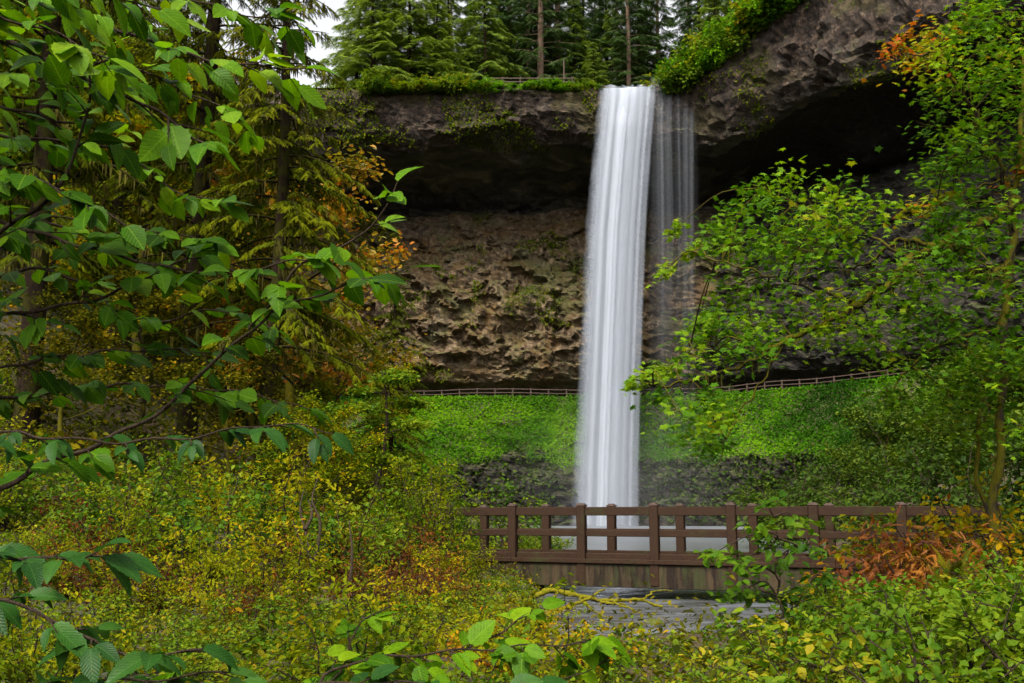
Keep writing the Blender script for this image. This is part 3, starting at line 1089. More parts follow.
# ---------------------------------------------------------------- plants: makers
def conifer(name, label, H, r0, h0, Lmax, nb, leafmat, barkmat, spray_size=.3, tpl=SPRAY, dens=5.0, droop=.35, moss=0, lean=0, seed=0, top=1.15, bare=0):
    global rng
    rng = np.random.default_rng(1000 + seed)
    root = thing(name, label, 'tree', group=None)
    wood, leaf, ms = Acc(), Acc(), Acc()
    zz = np.linspace(0, 1, 26)
    sway = np.stack([lean * zz * H + .12 * np.sin(zz * 7 + seed), .1 * np.cos(zz * 6 + seed), zz * H - .4], -1)
    rad = r0 * (1 - zz) ** .8 + .02
    rad[0] *= 1.35
    tube(wood, sway, rad, 12)
    pos, ax, nor, tn, scl = [], [], [], [], []
    for b in range(nb):
        u = (b + rng.uniform()) / nb
        h = h0 + (H - h0) * u ** .95
        Lb = (Lmax * (1 - u ** top) + .35) * rng.uniform(.55, 1.1)
        az = b * 2.39996 + rng.normal(0, .3)
        o = np.array([np.interp(h, zz * H, sway[:, 0]), np.interp(h, zz * H, sway[:, 1]), h])
        d = np.array([math.cos(az), math.sin(az), 0])
        sd = np.array([-d[1], d[0], 0])
        t = np.linspace(0, 1, 9)
        bend = rng.normal(0, .12)
        pts = o + d * (Lb * t)[:, None] + sd * (bend * Lb * t ** 2)[:, None]
        pts[:, 2] += rng.uniform(.05, .3) * Lb * t - droop * rng.uniform(.6, 1.4) * Lb * t ** 1.8
        rb = min(.07 * r0 + .007 * Lb, r0 * .4)
        tube(wood, pts, rb * (1 - t) + .006, 5, cap=False)
        isbare = u < bare and rng.uniform() < .7
        m = max(3, int(Lb * dens))
        for q in range(m):
            if isbare and rng.uniform() < .75: continue
            tq = .18 + .82 * (q + rng.uniform()) / m
            base = np.array([np.interp(tq, t, pts[:, k]) for k in range(3)])
            side = 1 if q % 2 else -1
            l2 = max(.25, .42 * Lb * (1.05 - tq) * rng.uniform(.5, 1.1) + .15)
            dd = unit(d * rng.uniform(.5, 1.0) + sd * side * rng.uniform(.5, 1) + np.array([0, 0, -rng.uniform(.1, .55)]))
            ns = max(2, int(l2 / (spray_size * .5)))
            for w in range(ns):
                f = (w + .3) / ns
                for s2 in (-1, 1, 0) if w == ns - 1 else (-1, 1):
                    pos.append(base + dd * l2 * f + [0, 0, -.25 * l2 * f * f])
                    e = dd + s2 * .75 * np.cross(dd, [0, 0, 1]) + [0, 0, -.35 - .3 * f + rng.normal(0, .15)]
                    ax.append(e)
                    tn.append(.25 + .45 * f * rng.uniform(.4, 1.2) + .15 * tq)
                    scl.append(spray_size * rng.uniform(.7, 1.25))
            if l2 > .6:
                wood.add(*ribbon(base, base + dd * l2 + [0, 0, -.25 * l2], .012 + .004 * l2))
        if moss and rng.uniform() < moss:
            for q in range(int(Lb * 9)):
                tq = rng.uniform(.05, .9)
                base = np.array([np.interp(tq, t, pts[:, k]) for k in range(3)])
                ln_ = rng.uniform(.12, .55)
                ms.add(*strip(base + rng.normal(0, .04, 3), ln_, rng.uniform(.02, .05), rng.uniform(0, 6.28)), tint=rng.uniform(.1, .9))
    n = len(pos)
    ax = np.array(ax)
    nor = np.stack([rng.normal(0, .3, n), rng.normal(0, .3, n), np.ones(n)], -1)
    leaf.inst(tpl, np.array(pos), frames(ax, nor), np.array(scl), np.clip(np.array(tn), 0, 1))
    part('trunk', wood, barkmat, root, True)
    part('crown', leaf, leafmat, root)
    if ms.n: tag(part('hanging_moss', ms, MAT['moss'], root), kind='stuff')
    return root


def ribbon(a, b, w):
    d = unit(b - a)
    x = unit(np.cross(d, [0, 0, 1.0])) * w
    y = np.cross(x, d)
    V = [a + x, a - x * .5 + y * .8, a - x * .5 - y * .8, b]
    return np.array(V), np.array([(0, 1, 3), (1, 2, 3), (2, 0, 3)])


def strip(p, l, w, az):
    x = np.array([math.cos(az), math.sin(az), 0]) * w
    V = [p - x, p + x, p + x * .8 + [0, 0, -l * .5], p - x * .7 + [0, 0, -l * .55], p + [w * .4, 0, -l]]
    return np.array(V), np.array([(0, 1, 2), (0, 2, 3), (3, 2, 4)])


def broadleaf(name, label, H, r0, spread, nl, size, tpl, leafmat, barkmat, seed=0, first=.3, cat='tree', layers=0, tint=(.1, .9), clump=.5):
    global rng
    rng = np.random.default_rng(2000 + seed)
    root = thing(name, label, cat)
    wood, leaf = Acc(), Acc()
    zz = np.linspace(0, 1, 12)
    st = np.stack([.05 * H * np.sin(zz * 4 + seed), .04 * H * np.cos(zz * 3 + seed), zz * H * .92 - .2], -1)
    tube(wood, st, r0 * (1 - zz) ** .7 + .012, 9)
    tips = []
    nlimb = 11 + seed % 4
    for b in range(nlimb):
        u = first + (1 - first) * (b + .5) / nlimb
        o = np.array([np.interp(u, zz, st[:, k]) for k in range(3)])
        az = b * 2.4 + rng.normal(0, .3)
        L1 = spread * (1.15 - .75 * u) * rng.uniform(.7, 1.15)
        d = unit(np.array([math.cos(az), math.sin(az), rng.uniform(.15, .7) * (.3 if layers else 1)]))
        t = np.linspace(0, 1, 7)
        pts = o + d * (L1 * t)[:, None] + np.stack([.08 * L1 * np.sin(t * 5 + b), .08 * L1 * np.cos(t * 4 + b), -.12 * L1 * t ** 2], -1)
        tube(wood, pts, r0 * .32 * (1 - t * .85), 5, cap=False)
        for q in range(7):
            tq = .3 + .7 * (q + rng.uniform()) / 7
            base = np.array([np.interp(tq, t, pts[:, k]) for k in range(3)])
            d2 = unit(d + rng.normal(0, .7, 3) * np.array([1, 1, .35 if layers else .7]))
            l2 = L1 * .42 * rng.uniform(.5, 1.1) * (1.2 - .5 * tq)
            tip = base + d2 * l2
            wood.add(*ribbon(base, tip, .012 + .006 * l2))
            tips.append((base, tip))
    per = max(1, nl // len(tips))
    for base, tip in tips:
        f = rng.uniform(.15, 1.1, per)[:, None]
        p = base + (tip - base) * f + rng.normal(0, clump * size * 3.0, (per, 3)) * np.array([1, 1, .3 if layers else .8])
        tn = np.clip(rng.uniform(tint[0], tint[1]) + rng.normal(0, .14, per), 0, 1)
        leaf.inst(tpl, p, leaf_frames(per, droop=.3, tilt=.5), size * rng.uniform(.65, 1.25, per), tn)
    part('trunk', wood, barkmat, root, True)
    part('crown', leaf, leafmat, root)
    return root


def shrub(name, label, h, r, stems, nl, size, tpl, leafmat, seed=0, tint=(.1, .9), cat='shrub', upright=1.0, droop=.3, tilt=.5):
    global rng
    rng = np.random.default_rng(3000 + seed)
    root = thing(name, label, cat)
    wood, leaf = Acc(), Acc()
    per = nl // stems
    for s in range(stems):
        az = s * 2.4 + rng.normal(0, .4)
        rr = r * math.sqrt(rng.uniform(.05, 1))
        hh = h * rng.uniform(.6, 1.05) * (1.1 - .45 * rr / r)
        t = np.linspace(0, 1, 7)
        d = np.array([math.cos(az), math.sin(az), 0])
        pts = d * (.12 * r + rr * (t ** (1.3 * upright)))[:, None] + np.array([0, 0, 1.0]) * (hh * t - .15 * rr * t ** 3 - .08)[:, None]
        pts += np.stack([.05 * h * np.sin(t * 6 + s), .05 * h * np.cos(t * 5 + s * 2), t * 0], -1)
        tube(wood, pts, (.008 + .005 * h) * (1 - .8 * t), 4, cap=False)
        nt_ = max(4, int(7 * h) + 3)
        tb = rng.uniform(tint[0], tint[1])
        k = max(2, per // nt_)
        for q in range(nt_):
            tq = .18 + .82 * (q + rng.uniform()) / nt_
            base = np.array([np.interp(tq, t, pts[:, c]) for c in range(3)])
            d2 = unit(d * .5 + rng.normal(0, .8, 3) * np.array([1, 1, .45]))
            l2 = (.16 + .2 * r) * rng.uniform(.6, 1.3) * (1.25 - .6 * tq)
            wood.add(*ribbon(base, base + d2 * l2, .006))
            f = rng.uniform(.1, 1.1, k)[:, None]
            p = base + d2 * l2 * f + rng.normal(0, size * .7, (k, 3))
            p[:, 2] = np.maximum(p[:, 2], .02)
            a_ = unit(np.tile(d2, (k, 1)) + rng.normal(0, .7, (k, 3)) * np.array([1, 1, .3]))
            leaf.inst(tpl, p, leaf_frames(k, a_, droop, tilt), size * rng.uniform(.6, 1.25, k), np.clip(tb + rng.normal(0, .075, k), 0, 1))
    part('stem_cluster', wood, MAT['twig'], root, True)
    part('foliage', leaf, leafmat, root)
    return root


def fern(name, label, n, l, mat, seed=0, tint=(.1, .9)):
    global rng
    rng = np.random.default_rng(4000 + seed)
    root = thing(name, label, 'fern')
    acc = Acc()
    az = np.arange(n) * 2.4 + rng.normal(0, .2, n)
    el = rng.uniform(.45, 1.4, n)
    axis = np.stack([np.cos(az) * np.cos(el), np.sin(az) * np.cos(el), np.sin(el)], -1)
    side = np.stack([-np.sin(az), np.cos(az), 0 * az], -1)
    nor = np.cross(side, axis) * -1
    nor = np.where(nor[:, 2:] < 0, -nor, nor)
    acc.inst(FROND, rng.normal(0, .05, (n, 3)) * [1, 1, .2], frames(axis, nor), l * rng.uniform(.6, 1.15, n), rng.uniform(tint[0], tint[1], n))
    part('foliage', acc, mat, root)
    return root

# ---------------------------------------------------------------- trees on the cliff top
ft = [Proto(conifer('fir_tree', 'x', 46, .46, 4.5, 5.0, 120, MAT['fir'], MAT['redbark'], .75, SPRAY, 3.4, .3, seed=1)),
      Proto(conifer('fir_tree', 'x', 44, .36, 7.0, 4.4, 110, MAT['fir'], MAT['redbark'], .75, SPRAY, 3.4, .4, seed=2)),
      Proto(conifer('fir_tree', 'x', 38, .32, 1.5, 5.6, 130, MAT['fir'], MAT['bark'], .7, SPRAY, 3.8, .45, seed=3))]
yt = [Proto(conifer('young_fir_tree', 'x', 22, .24, .6, 5.2, 90, MAT['young_fir'], MAT['bark'], .7, SPRAY, 3.2, .4, seed=4)),
      Proto(conifer('young_fir_tree', 'x', 27, .26, 1.0, 5.6, 100, MAT['young_fir'], MAT['bark'], .7, SPRAY, 3.0, .5, seed=5))]


def top_place(pr, label, xpx, Y, sc=1.0, group='conifers on the cliff top'):
    X = px(xpx, 60, Y)[0]
    w = random.uniform(1.05, 1.5)
    return pr.place(label, (X, Y, plateau_z(X, Y)), random.uniform(0, 6.28), (sc * w, sc * w, sc * random.uniform(.9, 1.15)), group)


G0 = 'conifers on the cliff top'
top_place(ft[0], 'tall conifer with the thickest pale bare trunk on the cliff top left of the falls', 540, 127, 1.0)
top_place(ft[1], 'conifer with slim pale trunk close left of the thickest trunk on the cliff top', 529, 131, .95)
top_place(ft[1], 'slim dark conifer standing behind the viewpoint fence left of the pale trunks', 510, 136, .9)
top_place(ft[0], 'dark trunked conifer just right of the thickest pale trunk above the tall fence post', 558, 134, .92)
top_place(ft[1], 'reddish slim trunked conifer left of the gap of sky above the waterfall lip', 628, 126, .85)
top_place(ft[1], 'thin dark conifer standing alone in the bright sky gap above the falls', 659, 140, .9)
top_place(ft[2], 'dense dark conifer behind the reddish trunk above the falls', 606, 139, .9)
top_place(ft[2], 'dense dark conifer at the left end of the cliff-top stand', 492, 134, .95)
top_place(ft[2], 'broad dark conifer between the tall fence post and the falls', 583, 142, 1.0)
top_place(ft[2], 'dark conifer leaning in from the right over the sky gap by the lip', 700, 124, .8)
for k, (x, Y, q) in enumerate([(470, 150, 2), (520, 155, 2), (548, 158, 0), (575, 160, 1), (600, 158, 0), (640, 163, 1), (618, 150, 0), (690, 150, 0), (720, 140, 2), (450, 143, 0), (752, 136, 1), (560, 148, 2), (500, 146, 1), (535, 143, 2), (640, 133, 2), (596, 150, 2), (550, 170, 2), (630, 172, 2), (580, 175, 2), (505, 172, 2)]):
    top_place(ft[q], 'dark conifer far back in the stand on the cliff top, behind the pale trunks', x, Y, random.uniform(.8, 1.05), 'back row of conifers on the cliff top')
for k_, (xp_, Y_, s_) in enumerate([(505, 133, .8), (575, 131, .75), (520, 141, 1.0), (612, 137, .8), (648, 145, .95), (485, 124, .9), (594, 126, .6)]):
    top_place(yt[k_ % 2], 'light green young fir mixed among the dark trunks on the cliff top', xp_, Y_, s_, 'light firs among the dark trunks')
top_place(yt[0], 'bright yellow-green young fir on the cliff rim just right of the falls', 716, 113.5, .62, 'bright young firs on the rim')
top_place(yt[1], 'largest bright yellow-green fir on the rim above the right rock face', 745, 112, .62, 'bright young firs on the rim')
top_place(yt[0], 'bright young fir at the upper edge of the picture right of the largest rim fir', 778, 111, .55, 'bright young firs on the rim')
top_place(yt[1], 'tall light green fir at the left end of the cliff top behind the rim bushes', 448, 126, 1.0, 'light green firs left of the stand')
top_place(yt[0], 'light green fir leaning over the rim bushes left of the dark stand', 425, 123, 1.0, 'light green firs left of the stand')
for xp_, Y_, s_ in ((372, 119, 1.0), (358, 124, .85), (384, 123, 1.15), (408, 118, .95), (436, 119, .8), (346, 130, .6)):
    top_place(yt[0], 'light green fir bordering the open sky gap on the left cliff top', xp_, Y_, s_, 'light green firs by the sky gap')
top_place(yt[1], 'light green fir half hidden by the near hemlock on the left cliff top', 395, 130, .9, 'light green firs left of the stand')
top_place(yt[0], 'light green fir between the tall light green fir and the dark stand', 472, 128, .9, 'light green firs left of the stand')

# bushes along the rim
rb = [Proto(shrub('rim_bush', 'x', 2.0, 1.9, 16, 1900, .27, OVAL, MAT['green'], 1, (.25, .85))),
      Proto(shrub('rim_bush', 'x', 1.3, 2.1, 16, 1900, .24, OVAL, MAT['slope'], 2, (.4, .95)))]
for k in range(34):
    f = k / 33
    xp = 372 + f * 225
    Y = 112.6 + random.uniform(-.5, 1.0) - (.6 if k % 3 == 0 else 0)
    q = 1 if 475 < xp < 570 and k % 4 else 0
    X = px(xp, 90, Y)[0]
    rb[q].place('yellow-green bush overhanging the cliff rim left of the waterfall' if q == 0 else 'bright green low bush carpeting the cliff rim under the viewpoint fence',
                (X, Y, plateau_z(X, Y) - (.9 if k % 3 == 0 else .3)), random.uniform(0, 6), (random.uniform(.7, 1.2),) * 2 + (random.choice((.35, .5, .65, 1.2) if xp < 490 else (.3, .4, .55)),),
                'bushes on the rim left of the falls' if q == 0 else 'bright bushes under the viewpoint fence')
for k in range(20):
    i0 = int(np.argmin(np.abs(RIM[:, 0] - (19.6 + k * .72))))
    o = random.uniform(-1.2, 1.2)
    rb[k % 2].place('green-gold bush hanging over the rim of the right rock face', (RIM[i0, 0] + RN[i0, 0] * o, RIM[i0, 1] + RN[i0, 1] * o, RZ[i0] - .9 - 2.2 * (o < 0)),
                    random.uniform(0, 6), random.uniform(1.3, 2.1), 'bushes on the rim right of the falls')

# ---------------------------------------------------------------- herbs on the slope under the ledge (nobody could count them)
rng = np.random.default_rng(5)
zsel = zone.copy()
ii, jj = np.nonzero((zsel > 2.75) & (zsel < 3.6) & (CLIFF[..., 2] > 1) & (CLIFF[..., 2] < 16) & (CLIFF[..., 0] > -32) & (CLIFF[..., 0] < 50) & (tt[None, :] > pt[18]))
pick = rng.integers(0, len(ii), 130000)
pp = CLIFF[ii[pick], jj[pick]] + rng.normal(0, .18, (len(pick), 3))
low = fbm(pp * .16 + 40, 3)
keep = rng.uniform(size=len(pp)) < .85 + 1.3 * low
pp = pp[keep]
a = Acc()
n = len(pp)
out_n = np.array([0, -.7, .6])
nor = out_n + rng.normal(0, .42, (n, 3))
axd = rng.normal(0, 1, (n, 3)) * [1, .4, .3] + [0, -.3, .5]
a.inst(OVAL, pp + [0, -.1, .1], frames(axd, nor), rng.uniform(.12, .34, n), np.clip(.5 + .5 * fbm(pp * .35 + 8, 3) + 1.1 * fbm(pp * .12 + 19, 3) + rng.normal(0, .14, n), 0, 1))
tag(link('slope_herbs', a.mesh('slope_herbs', MAT['slope'])), 'bright green herbs covering the slope below the ledge path', kind='stuff')
# sparse growth and dead leaves clinging to the rock
sel = np.nonzero(((zone < .8) | ((zone > 1.6) & (zone < 2.4))) & (CLIFF[..., 0] > -25) & (CLIFF[..., 0] < 48) & (CLIFF[..., 2] > 16))
pick = rng.integers(0, len(sel[0]), 60000)
pp = CLIFF[sel[0][pick], sel[1][pick]]
f_ = fbm(pp * .22 + 60, 4)
pp = pp[f_ > .22 - .2 * (pp[:, 2] > 43) * (pp[:, 0] < 10)]
n = len(pp)
a = Acc()
a.inst(OVAL, pp + rng.normal(0, .1, (n, 3)) + [0, -.15, 0], frames(rng.normal(0, 1, (n, 3)) + [0, -.3, -.5], rng.normal(0, .5, (n, 3)) + [0, -.8, .4]), rng.uniform(.14, .36, n), rng.uniform(0, .6, n))
tag(link('cliff_moss', a.mesh('cliff_moss', MAT['gold'])), 'patches of moss and small plants on the rock face', kind='stuff')
# dark brush at the foot of the slope
sel = np.nonzero((zone > 3.5) & (CLIFF[..., 2] < 10) & (CLIFF[..., 0] > -20) & (CLIFF[..., 0] < 45) & (CLIFF[..., 2] > .3))
pick = rng.integers(0, len(sel[0]), 9000)
pp = CLIFF[sel[0][pick], sel[1][pick]] + rng.normal(0, .3, (9000, 3)) + [0, -.3, .2]
pp = pp[(pp[:, 0] > 17) | (rng.uniform(size=9000) < .75)]
n = len(pp)
a = Acc()
a.inst(OVAL, pp, leaf_frames(n, tilt=.8), rng.uniform(.25, .6, n), rng.uniform(0, .8, n))
tag(link('foot_brush', a.mesh('foot_brush', MAT['dark'])), 'dark low brush among the boulders at the foot of the slope', kind='stuff')

# ---------------------------------------------------------------- left forest
hemA = conifer('hemlock_tree', 'mossy hemlock with straight dark trunk and drooping boughs, the nearest conifer left of the falls', 23, .27, 5.2, 4.6, 120, MAT['hemlock'], MAT['bark'], .28, SPRAY_FINE, 5.2, .5, moss=.75, lean=.004, seed=11, bare=.2, top=.85)
pA = px(268, 430, 30)
hemA.location = (pA[0], 30, gz(pA[0], 30)); hemA.rotation_euler = (0, 0, .4)
hemB = conifer('hemlock_tree', 'mossy hemlock with the thicker reddish trunk left of the nearest straight hemlock', 33, .33, 5.5, 4.2, 120, MAT['hemlock'], MAT['bark'], .28, SPRAY_FINE, 5.0, .55, moss=.85, lean=.006, seed=12, bare=.15)
pB = px(190, 430, 33)
hemB.location = (pB[0], 33, gz(pB[0], 33)); hemB.rotation_euler = (0, 0, 1.9)
PA, PB = Proto(hemA), Proto(hemB)
PA.used = PB.used = True
PC = Proto(conifer('hemlock_tree', 'x', 28, .26, 1.2, 5.0, 150, MAT['hemlock'], MAT['bark'], .38, SPRAY, 4.6, .5, moss=.3, seed=13))
for pr, xp, Y, s, lab in [
        (PB, 22, 27, .95, 'dark thick trunked hemlock at the left edge behind the alder leaves'),
        (PA, 105, 38, .9, 'hemlock with thin dark trunk between the left edge and the reddish trunk'),
        (PC, 392, 60, .62, 'small hemlock far behind the nearest trunk, against the dark hollow of the cliff'),
        (PC, 240, 52, .8, 'drooping hemlock in the gap between the two near trunks'),
        (PC, 150, 50, 1.0, 'drooping hemlock behind and left of the reddish trunk'),
        (PC, 60, 55, 1.05, 'dense hemlock uphill behind the alder leaves at upper left'),
        (PC, -20, 42, 1.0, 'dense hemlock partly outside the left edge')]:
    X = px(xp, 430, Y)[0]
    pr.place(lab, (X, Y, gz(X, Y)), random.uniform(0, 6.28), s, 'hemlocks left of the falls')
for xp, Y in [(-60, 70), (-10, 75), (40, 80), (85, 72), (120, 88), (165, 78), (200, 92), (230, 70), (90, 98), (20, 100), (150, 104), (255, 96)]:
    X = px(xp, 400, Y)[0]
    PC.place('hemlock on the wooded hillside far behind the left trunks', (X, Y, gz(X, Y) - .2), random.uniform(0, 6.28), random.uniform(.8, 1.15), 'hemlocks on the left hillside')

om = Proto(broadleaf('maple_tree', 'x', 7.5, .11, 3.8, 5600, .15, OVAL, MAT['olive'], MAT['mossbark'], 3, tint=(.05, .8)))
gm = [Proto(broadleaf('maple_tree', 'x', 9, .14, 4.2, 5200, .17, OVAL, MAT['orange'], MAT['mossbark'], 1, tint=(.1, .8))),
      Proto(broadleaf('maple_tree', 'x', 7, .11, 3.6, 4600, .16, OVAL, MAT['gold'], MAT['mossbark'], 2, tint=(.1, .75)))]
for q, xp, Y, s, lab in [
        (0, 298, 42, 1.7, 'orange-gold maple showing behind the nearest hemlock trunk'),
        (1, 330, 27, .5, 'yellow-green maple at the foot of the cliff left of the grassy slope'),
        (1, 305, 26, .5, 'small gold and green maple low behind the long alder branch'),
        (2, 232, 28, .75, 'olive-gold maple between the two near hemlock trunks'),
        (2, 130, 29, .85, 'olive-gold maple left of the reddish hemlock trunk'),
        (2, 70, 26, .65, 'olive maple low behind the alder leaves near the left edge'),
        (0, 165, 60, 1.2, 'gold maple uphill behind the reddish hemlock trunk'),
        (2, 10, 50, 1.2, 'olive-gold maple uphill at the left edge'),
        (2, 285, 58, 1.2, 'olive maple uphill behind the orange-gold maple')]:
    X = px(xp, 430, Y)[0]
    (om if q == 2 else gm[q]).place(lab, (X, Y, gz(X, Y)), random.uniform(0, 6.28), s, 'maples in the left forest')

bm = [Proto(broadleaf('bigleaf_maple_tree', 'x', 16, .22, 6.0, 9000, .22, OVAL, MAT['gold'], MAT['mossbark'], 6, tint=(.05, .7))),
      Proto(broadleaf('bigleaf_maple_tree', 'x', 15, .2, 5.6, 9000, .22, OVAL, MAT['green'], MAT['mossbark'], 7, tint=(.15, .7)))]
for q, xp, Y, s_, lab in [(0, 20, 40, 1.0, 'tall golden-green maple behind the alder leaves at the left edge'), (1, 90, 44, 1.05, 'tall olive maple between the dark left trunk and the reddish hemlock'), (0, 150, 38, .95, 'tall golden maple just left of the reddish hemlock trunk'),
                          (1, 215, 42, .9, 'tall olive-gold maple filling the gap left of the nearest hemlock trunk'), (0, 255, 47, .85, 'tall gold maple seen between the two near hemlock trunks'), (0, 325, 50, .72, 'tall gold-orange maple right of the nearest hemlock trunk'),
                          (1, -40, 36, .95, 'tall olive maple partly outside the left edge'), (1, 60, 60, 1.1, 'tall maple high on the left hillside behind the others'), (0, 180, 62, 1.0, 'golden maple high on the hillside behind the reddish hemlock')]:
    X = px(xp, 430, Y)[0]
    bm[q].place(lab, (X, Y, gz(X, Y) - .2), random.uniform(0, 6.28), s_, 'tall maples on the left hillside')
lg = broadleaf('vine_maple_tree', 'light green small maple with layered boughs before the lower cliff, left of the slope', 7.5, .1, 3.3, 5200, .17, OVAL, MAT['green'], MAT['twig'], 5, layers=1, tint=(.35, .62), first=.3)
X = px(376, 430, 29)[0]
lg.location = (X, 29, gz(X, 29))
lg.scale = (.78, .78, .74)

# dark understorey on the hillside: one mass of growth
rng = np.random.default_rng(21)
n = 170000
xx = rng.uniform(-62, -7, n); yy = 24 + 84 * rng.uniform(size=n)
ok = (chan(xx, yy) > 2) & (rim_off(xx, yy) < -2) & (np.abs(xx) < .62 * yy + 4)
xx, yy = xx[ok], yy[ok]
n = len(xx)
hz = ground_h(xx, yy)
cl = fbm(np.stack([xx * .4, yy * .4, xx * 0], -1), 3)
zz_ = hz + np.abs(rng.normal(0, .5, n)) * (1 + 1.5 * np.clip(cl, -.3, 1))
a = Acc()
a.inst(OVAL, np.stack([xx, yy, zz_], -1), leaf_frames(n, tilt=.8), rng.uniform(.10, .24, n), np.clip(.35 + .5 * cl + rng.normal(0, .18, n), 0, 1))
tag(link('hillside_undergrowth', a.mesh('hillside_undergrowth', MAT['olive'])), 'dark olive undergrowth covering the left hillside', kind='stuff')

# low plants and fallen leaves on the banks
n = 120000
xx = rng.uniform(-16, 13, n); yy = rng.uniform(5, 33, n)
ok = (chan(xx, yy) > .25) & (np.abs(xx) < .6 * yy + 1.5)
bare = np.exp(-(((xx + 1.3) / 1.1) ** 2 + ((yy - 13) / 1.5) ** 2))
ok &= rng.uniform(size=n) > bare * 1.3
xx, yy = xx[ok], yy[ok]
n = len(xx)
cl = fbm(np.stack([xx * .6, yy * .6, xx * 0], -1), 3)
zz_ = ground_h(xx, yy) + np.abs(rng.normal(0, .16, n)) * (1 + np.clip(cl, -.5, 1))
a = Acc()
a.inst(SMALL, np.stack([xx, yy, zz_], -1), leaf_frames(n, tilt=.6), rng.uniform(.03, .085, n), np.clip(.40 + .5 * cl + rng.normal(0, .2, n), 0, 1))
tag(link('bank_plants', a.mesh('bank_plants', MAT['olive'])), 'low yellow and green plants covering the stream banks', kind='stuff')

# ---------------------------------------------------------------- golden thicket left of the bridge
gs = [Proto(shrub('golden_shrub', 'x', 2.3, 1.15, 13, 2000, .10, SMALL, MAT['gold'], 11, (.05, .7))),
      Proto(shrub('golden_shrub', 'x', 1.8, 1.2, 13, 1900, .09, SMALL, MAT['gold'], 12, (.15, .85))),
      Proto(shrub('golden_shrub', 'x', 2.7, 1.0, 10, 1500, .09, SMALL, MAT['gold'], 13, (.1, .65)))]
gr = [Proto(shrub('green_shrub', 'x', 1.9, 1.1, 13, 2000, .085, OVAL, MAT['green'], 14, (.2, .85))),
      Proto(shrub('green_shrub', 'x', 1.2, 1.0, 14, 1700, .085, OVAL, MAT['green'], 15, (.3, 1.0)))]
rr = random.Random(4)
for Y, sp in [(12.2, 1.5), (14.4, 1.5), (16.8, 1.6), (19.2, 1.6), (21.8, 1.7), (24.6, 1.8), (28, 2.1)]:
    x = -.56 * Y
    while x < float(np.interp(Y, [12, 20, 30], [-.75, -1.25, -1.3])):
        X, YY = x + rr.uniform(-.4, .4), Y + rr.uniform(-.6, .6)
        x += sp
        if abs(YY - 13) < 1.3 and -2.3 < X < -.4:
            continue
        left = X < -.33 * YY
        q = rr.random()
        s = rr.choice((.62, .8, .95, 1.05, 1.2)) * (1.0 if Y > 15 else .68)
        if q < (.42 if left else .24):
            gr[rr.randrange(2)].place('green leafy shrub among the golden shrubs on the left bank', (X, YY, gz(X, YY)), rr.uniform(0, 6), s, 'green shrubs in the left thicket')
        else:
            gs[rr.randrange(3)].place('yellow-gold small-leaved shrub in the thicket left of the footbridge', (X, YY, gz(X, YY)), rr.uniform(0, 6), s, 'golden shrubs left of the footbridge')
for X, YY in [(-.5, 12.4), (.0, 12.9), (-.3, 14.0), (.1, 15.2), (-.6, 15.4), (-.2, 16.8), (-.75, 13.4), (.2, 11.8), (-.9, 17.6)]:
    gr[1].place('low shrub at the stream edge in front of the left bridge end', (X, YY, gz(X, YY) - .1), rr.uniform(0, 6), .42, 'low shrubs at the stream edge')
rs = [Proto(shrub('russet_shrub', 'x', 1.0, .75, 12, 1300, .06, SMALL, MAT['russet'], 51, (.05, .8)))]
for k, (X, YY, s_) in enumerate([(-1.5, 12.4, .8), (-.9, 12.8, .75), (-1.9, 13.2, .9), (-1.2, 13.6, .8), (-4.2, 11.5, .9), (-5.6, 13.0, 1.1), (-3.3, 16.5, 1.3), (-5.0, 9.2, .7), (-2.6, 10.6, .7), (-6.5, 16.0, 1.3), (-1.9, 18.0, 1.3), (-7.6, 19, 1.5)]):
    rs[0].place('red-brown leaved low shrub among the golden shrubs', (X, YY, gz(X, YY)), k * 1.9, s_, 'russet shrubs in the left thicket')
for X, YY, s_ in [(-1.45, 19.4, .8), (-1.75, 20.2, 1.0)]:
    gs[2].place('tall yellow-green shrub overlapping the left end of the bridge rail', (X, YY, gz(X, YY)), rr.uniform(0, 6), s_, 'shrubs over the left bridge end')
# bare dark stems standing out of the thicket
bs = thing('bare_sapling', 'dark forked bare stems rising out of the golden thicket', 'sapling')
A_ = Acc()
b0 = px(312, 575, 12.6)
for pts in ([(312, 585), (311, 560), (305, 530), (300, 510), (304, 490)], [(312, 570), (318, 545), (320, 520), (312, 500), (318, 478)], [(311, 560), (300, 540), (293, 520)], [(350, 585), (352, 550), (349, 520)], [(305, 530), (312, 515), (309, 500)]):
    tube(A_, smooth_path([px(x, y, 12.4 + .15 * k) - b0 for k, (x, y) in enumerate(pts)], 12), np.linspace(.028, .008, 12), 6)
bs.location = b0
part('stem_cluster', A_, MAT['twig'], bs, True)

# shrubs on the far left bank and right bank beyond the bridge
for q, xp, yp, Y, s, lab in [
        (0, 497, 0, 27, 1.25, 'light green bush just beyond the left end of the footbridge'),
        (0, 455, 0, 29, 1.1, 'light green bush beyond the bridge, left of the largest one'),
        (1, 530, 0, 31, .9, 'small light green bush on the far shore beyond the bridge rails'),
        (1, 545, 0, 36, 1.0, 'small green bush on the far shore right next to the pale pool')]:
    X = px(xp, 500, Y)[0]
    gr[q].place(lab, (X, Y, gz(X, Y)), random.uniform(0, 6), s, 'green bushes beyond the bridge')
for k, (xp, Y) in enumerate([(352, 60), (370, 52)]):
    X = px(xp, 480, Y)[0]
    gm[1].place('yellow-green small tree on the left shore below the grassy slope', (X, Y, gz(X, Y)), k * 1.3, .42, 'small trees on the left shore')
dm = Proto(broadleaf('maple_tree', 'x', 7, .11, 3.6, 6000, .17, OVAL, MAT['dark'], MAT['mossbark'], 8, tint=(.2, 1)))
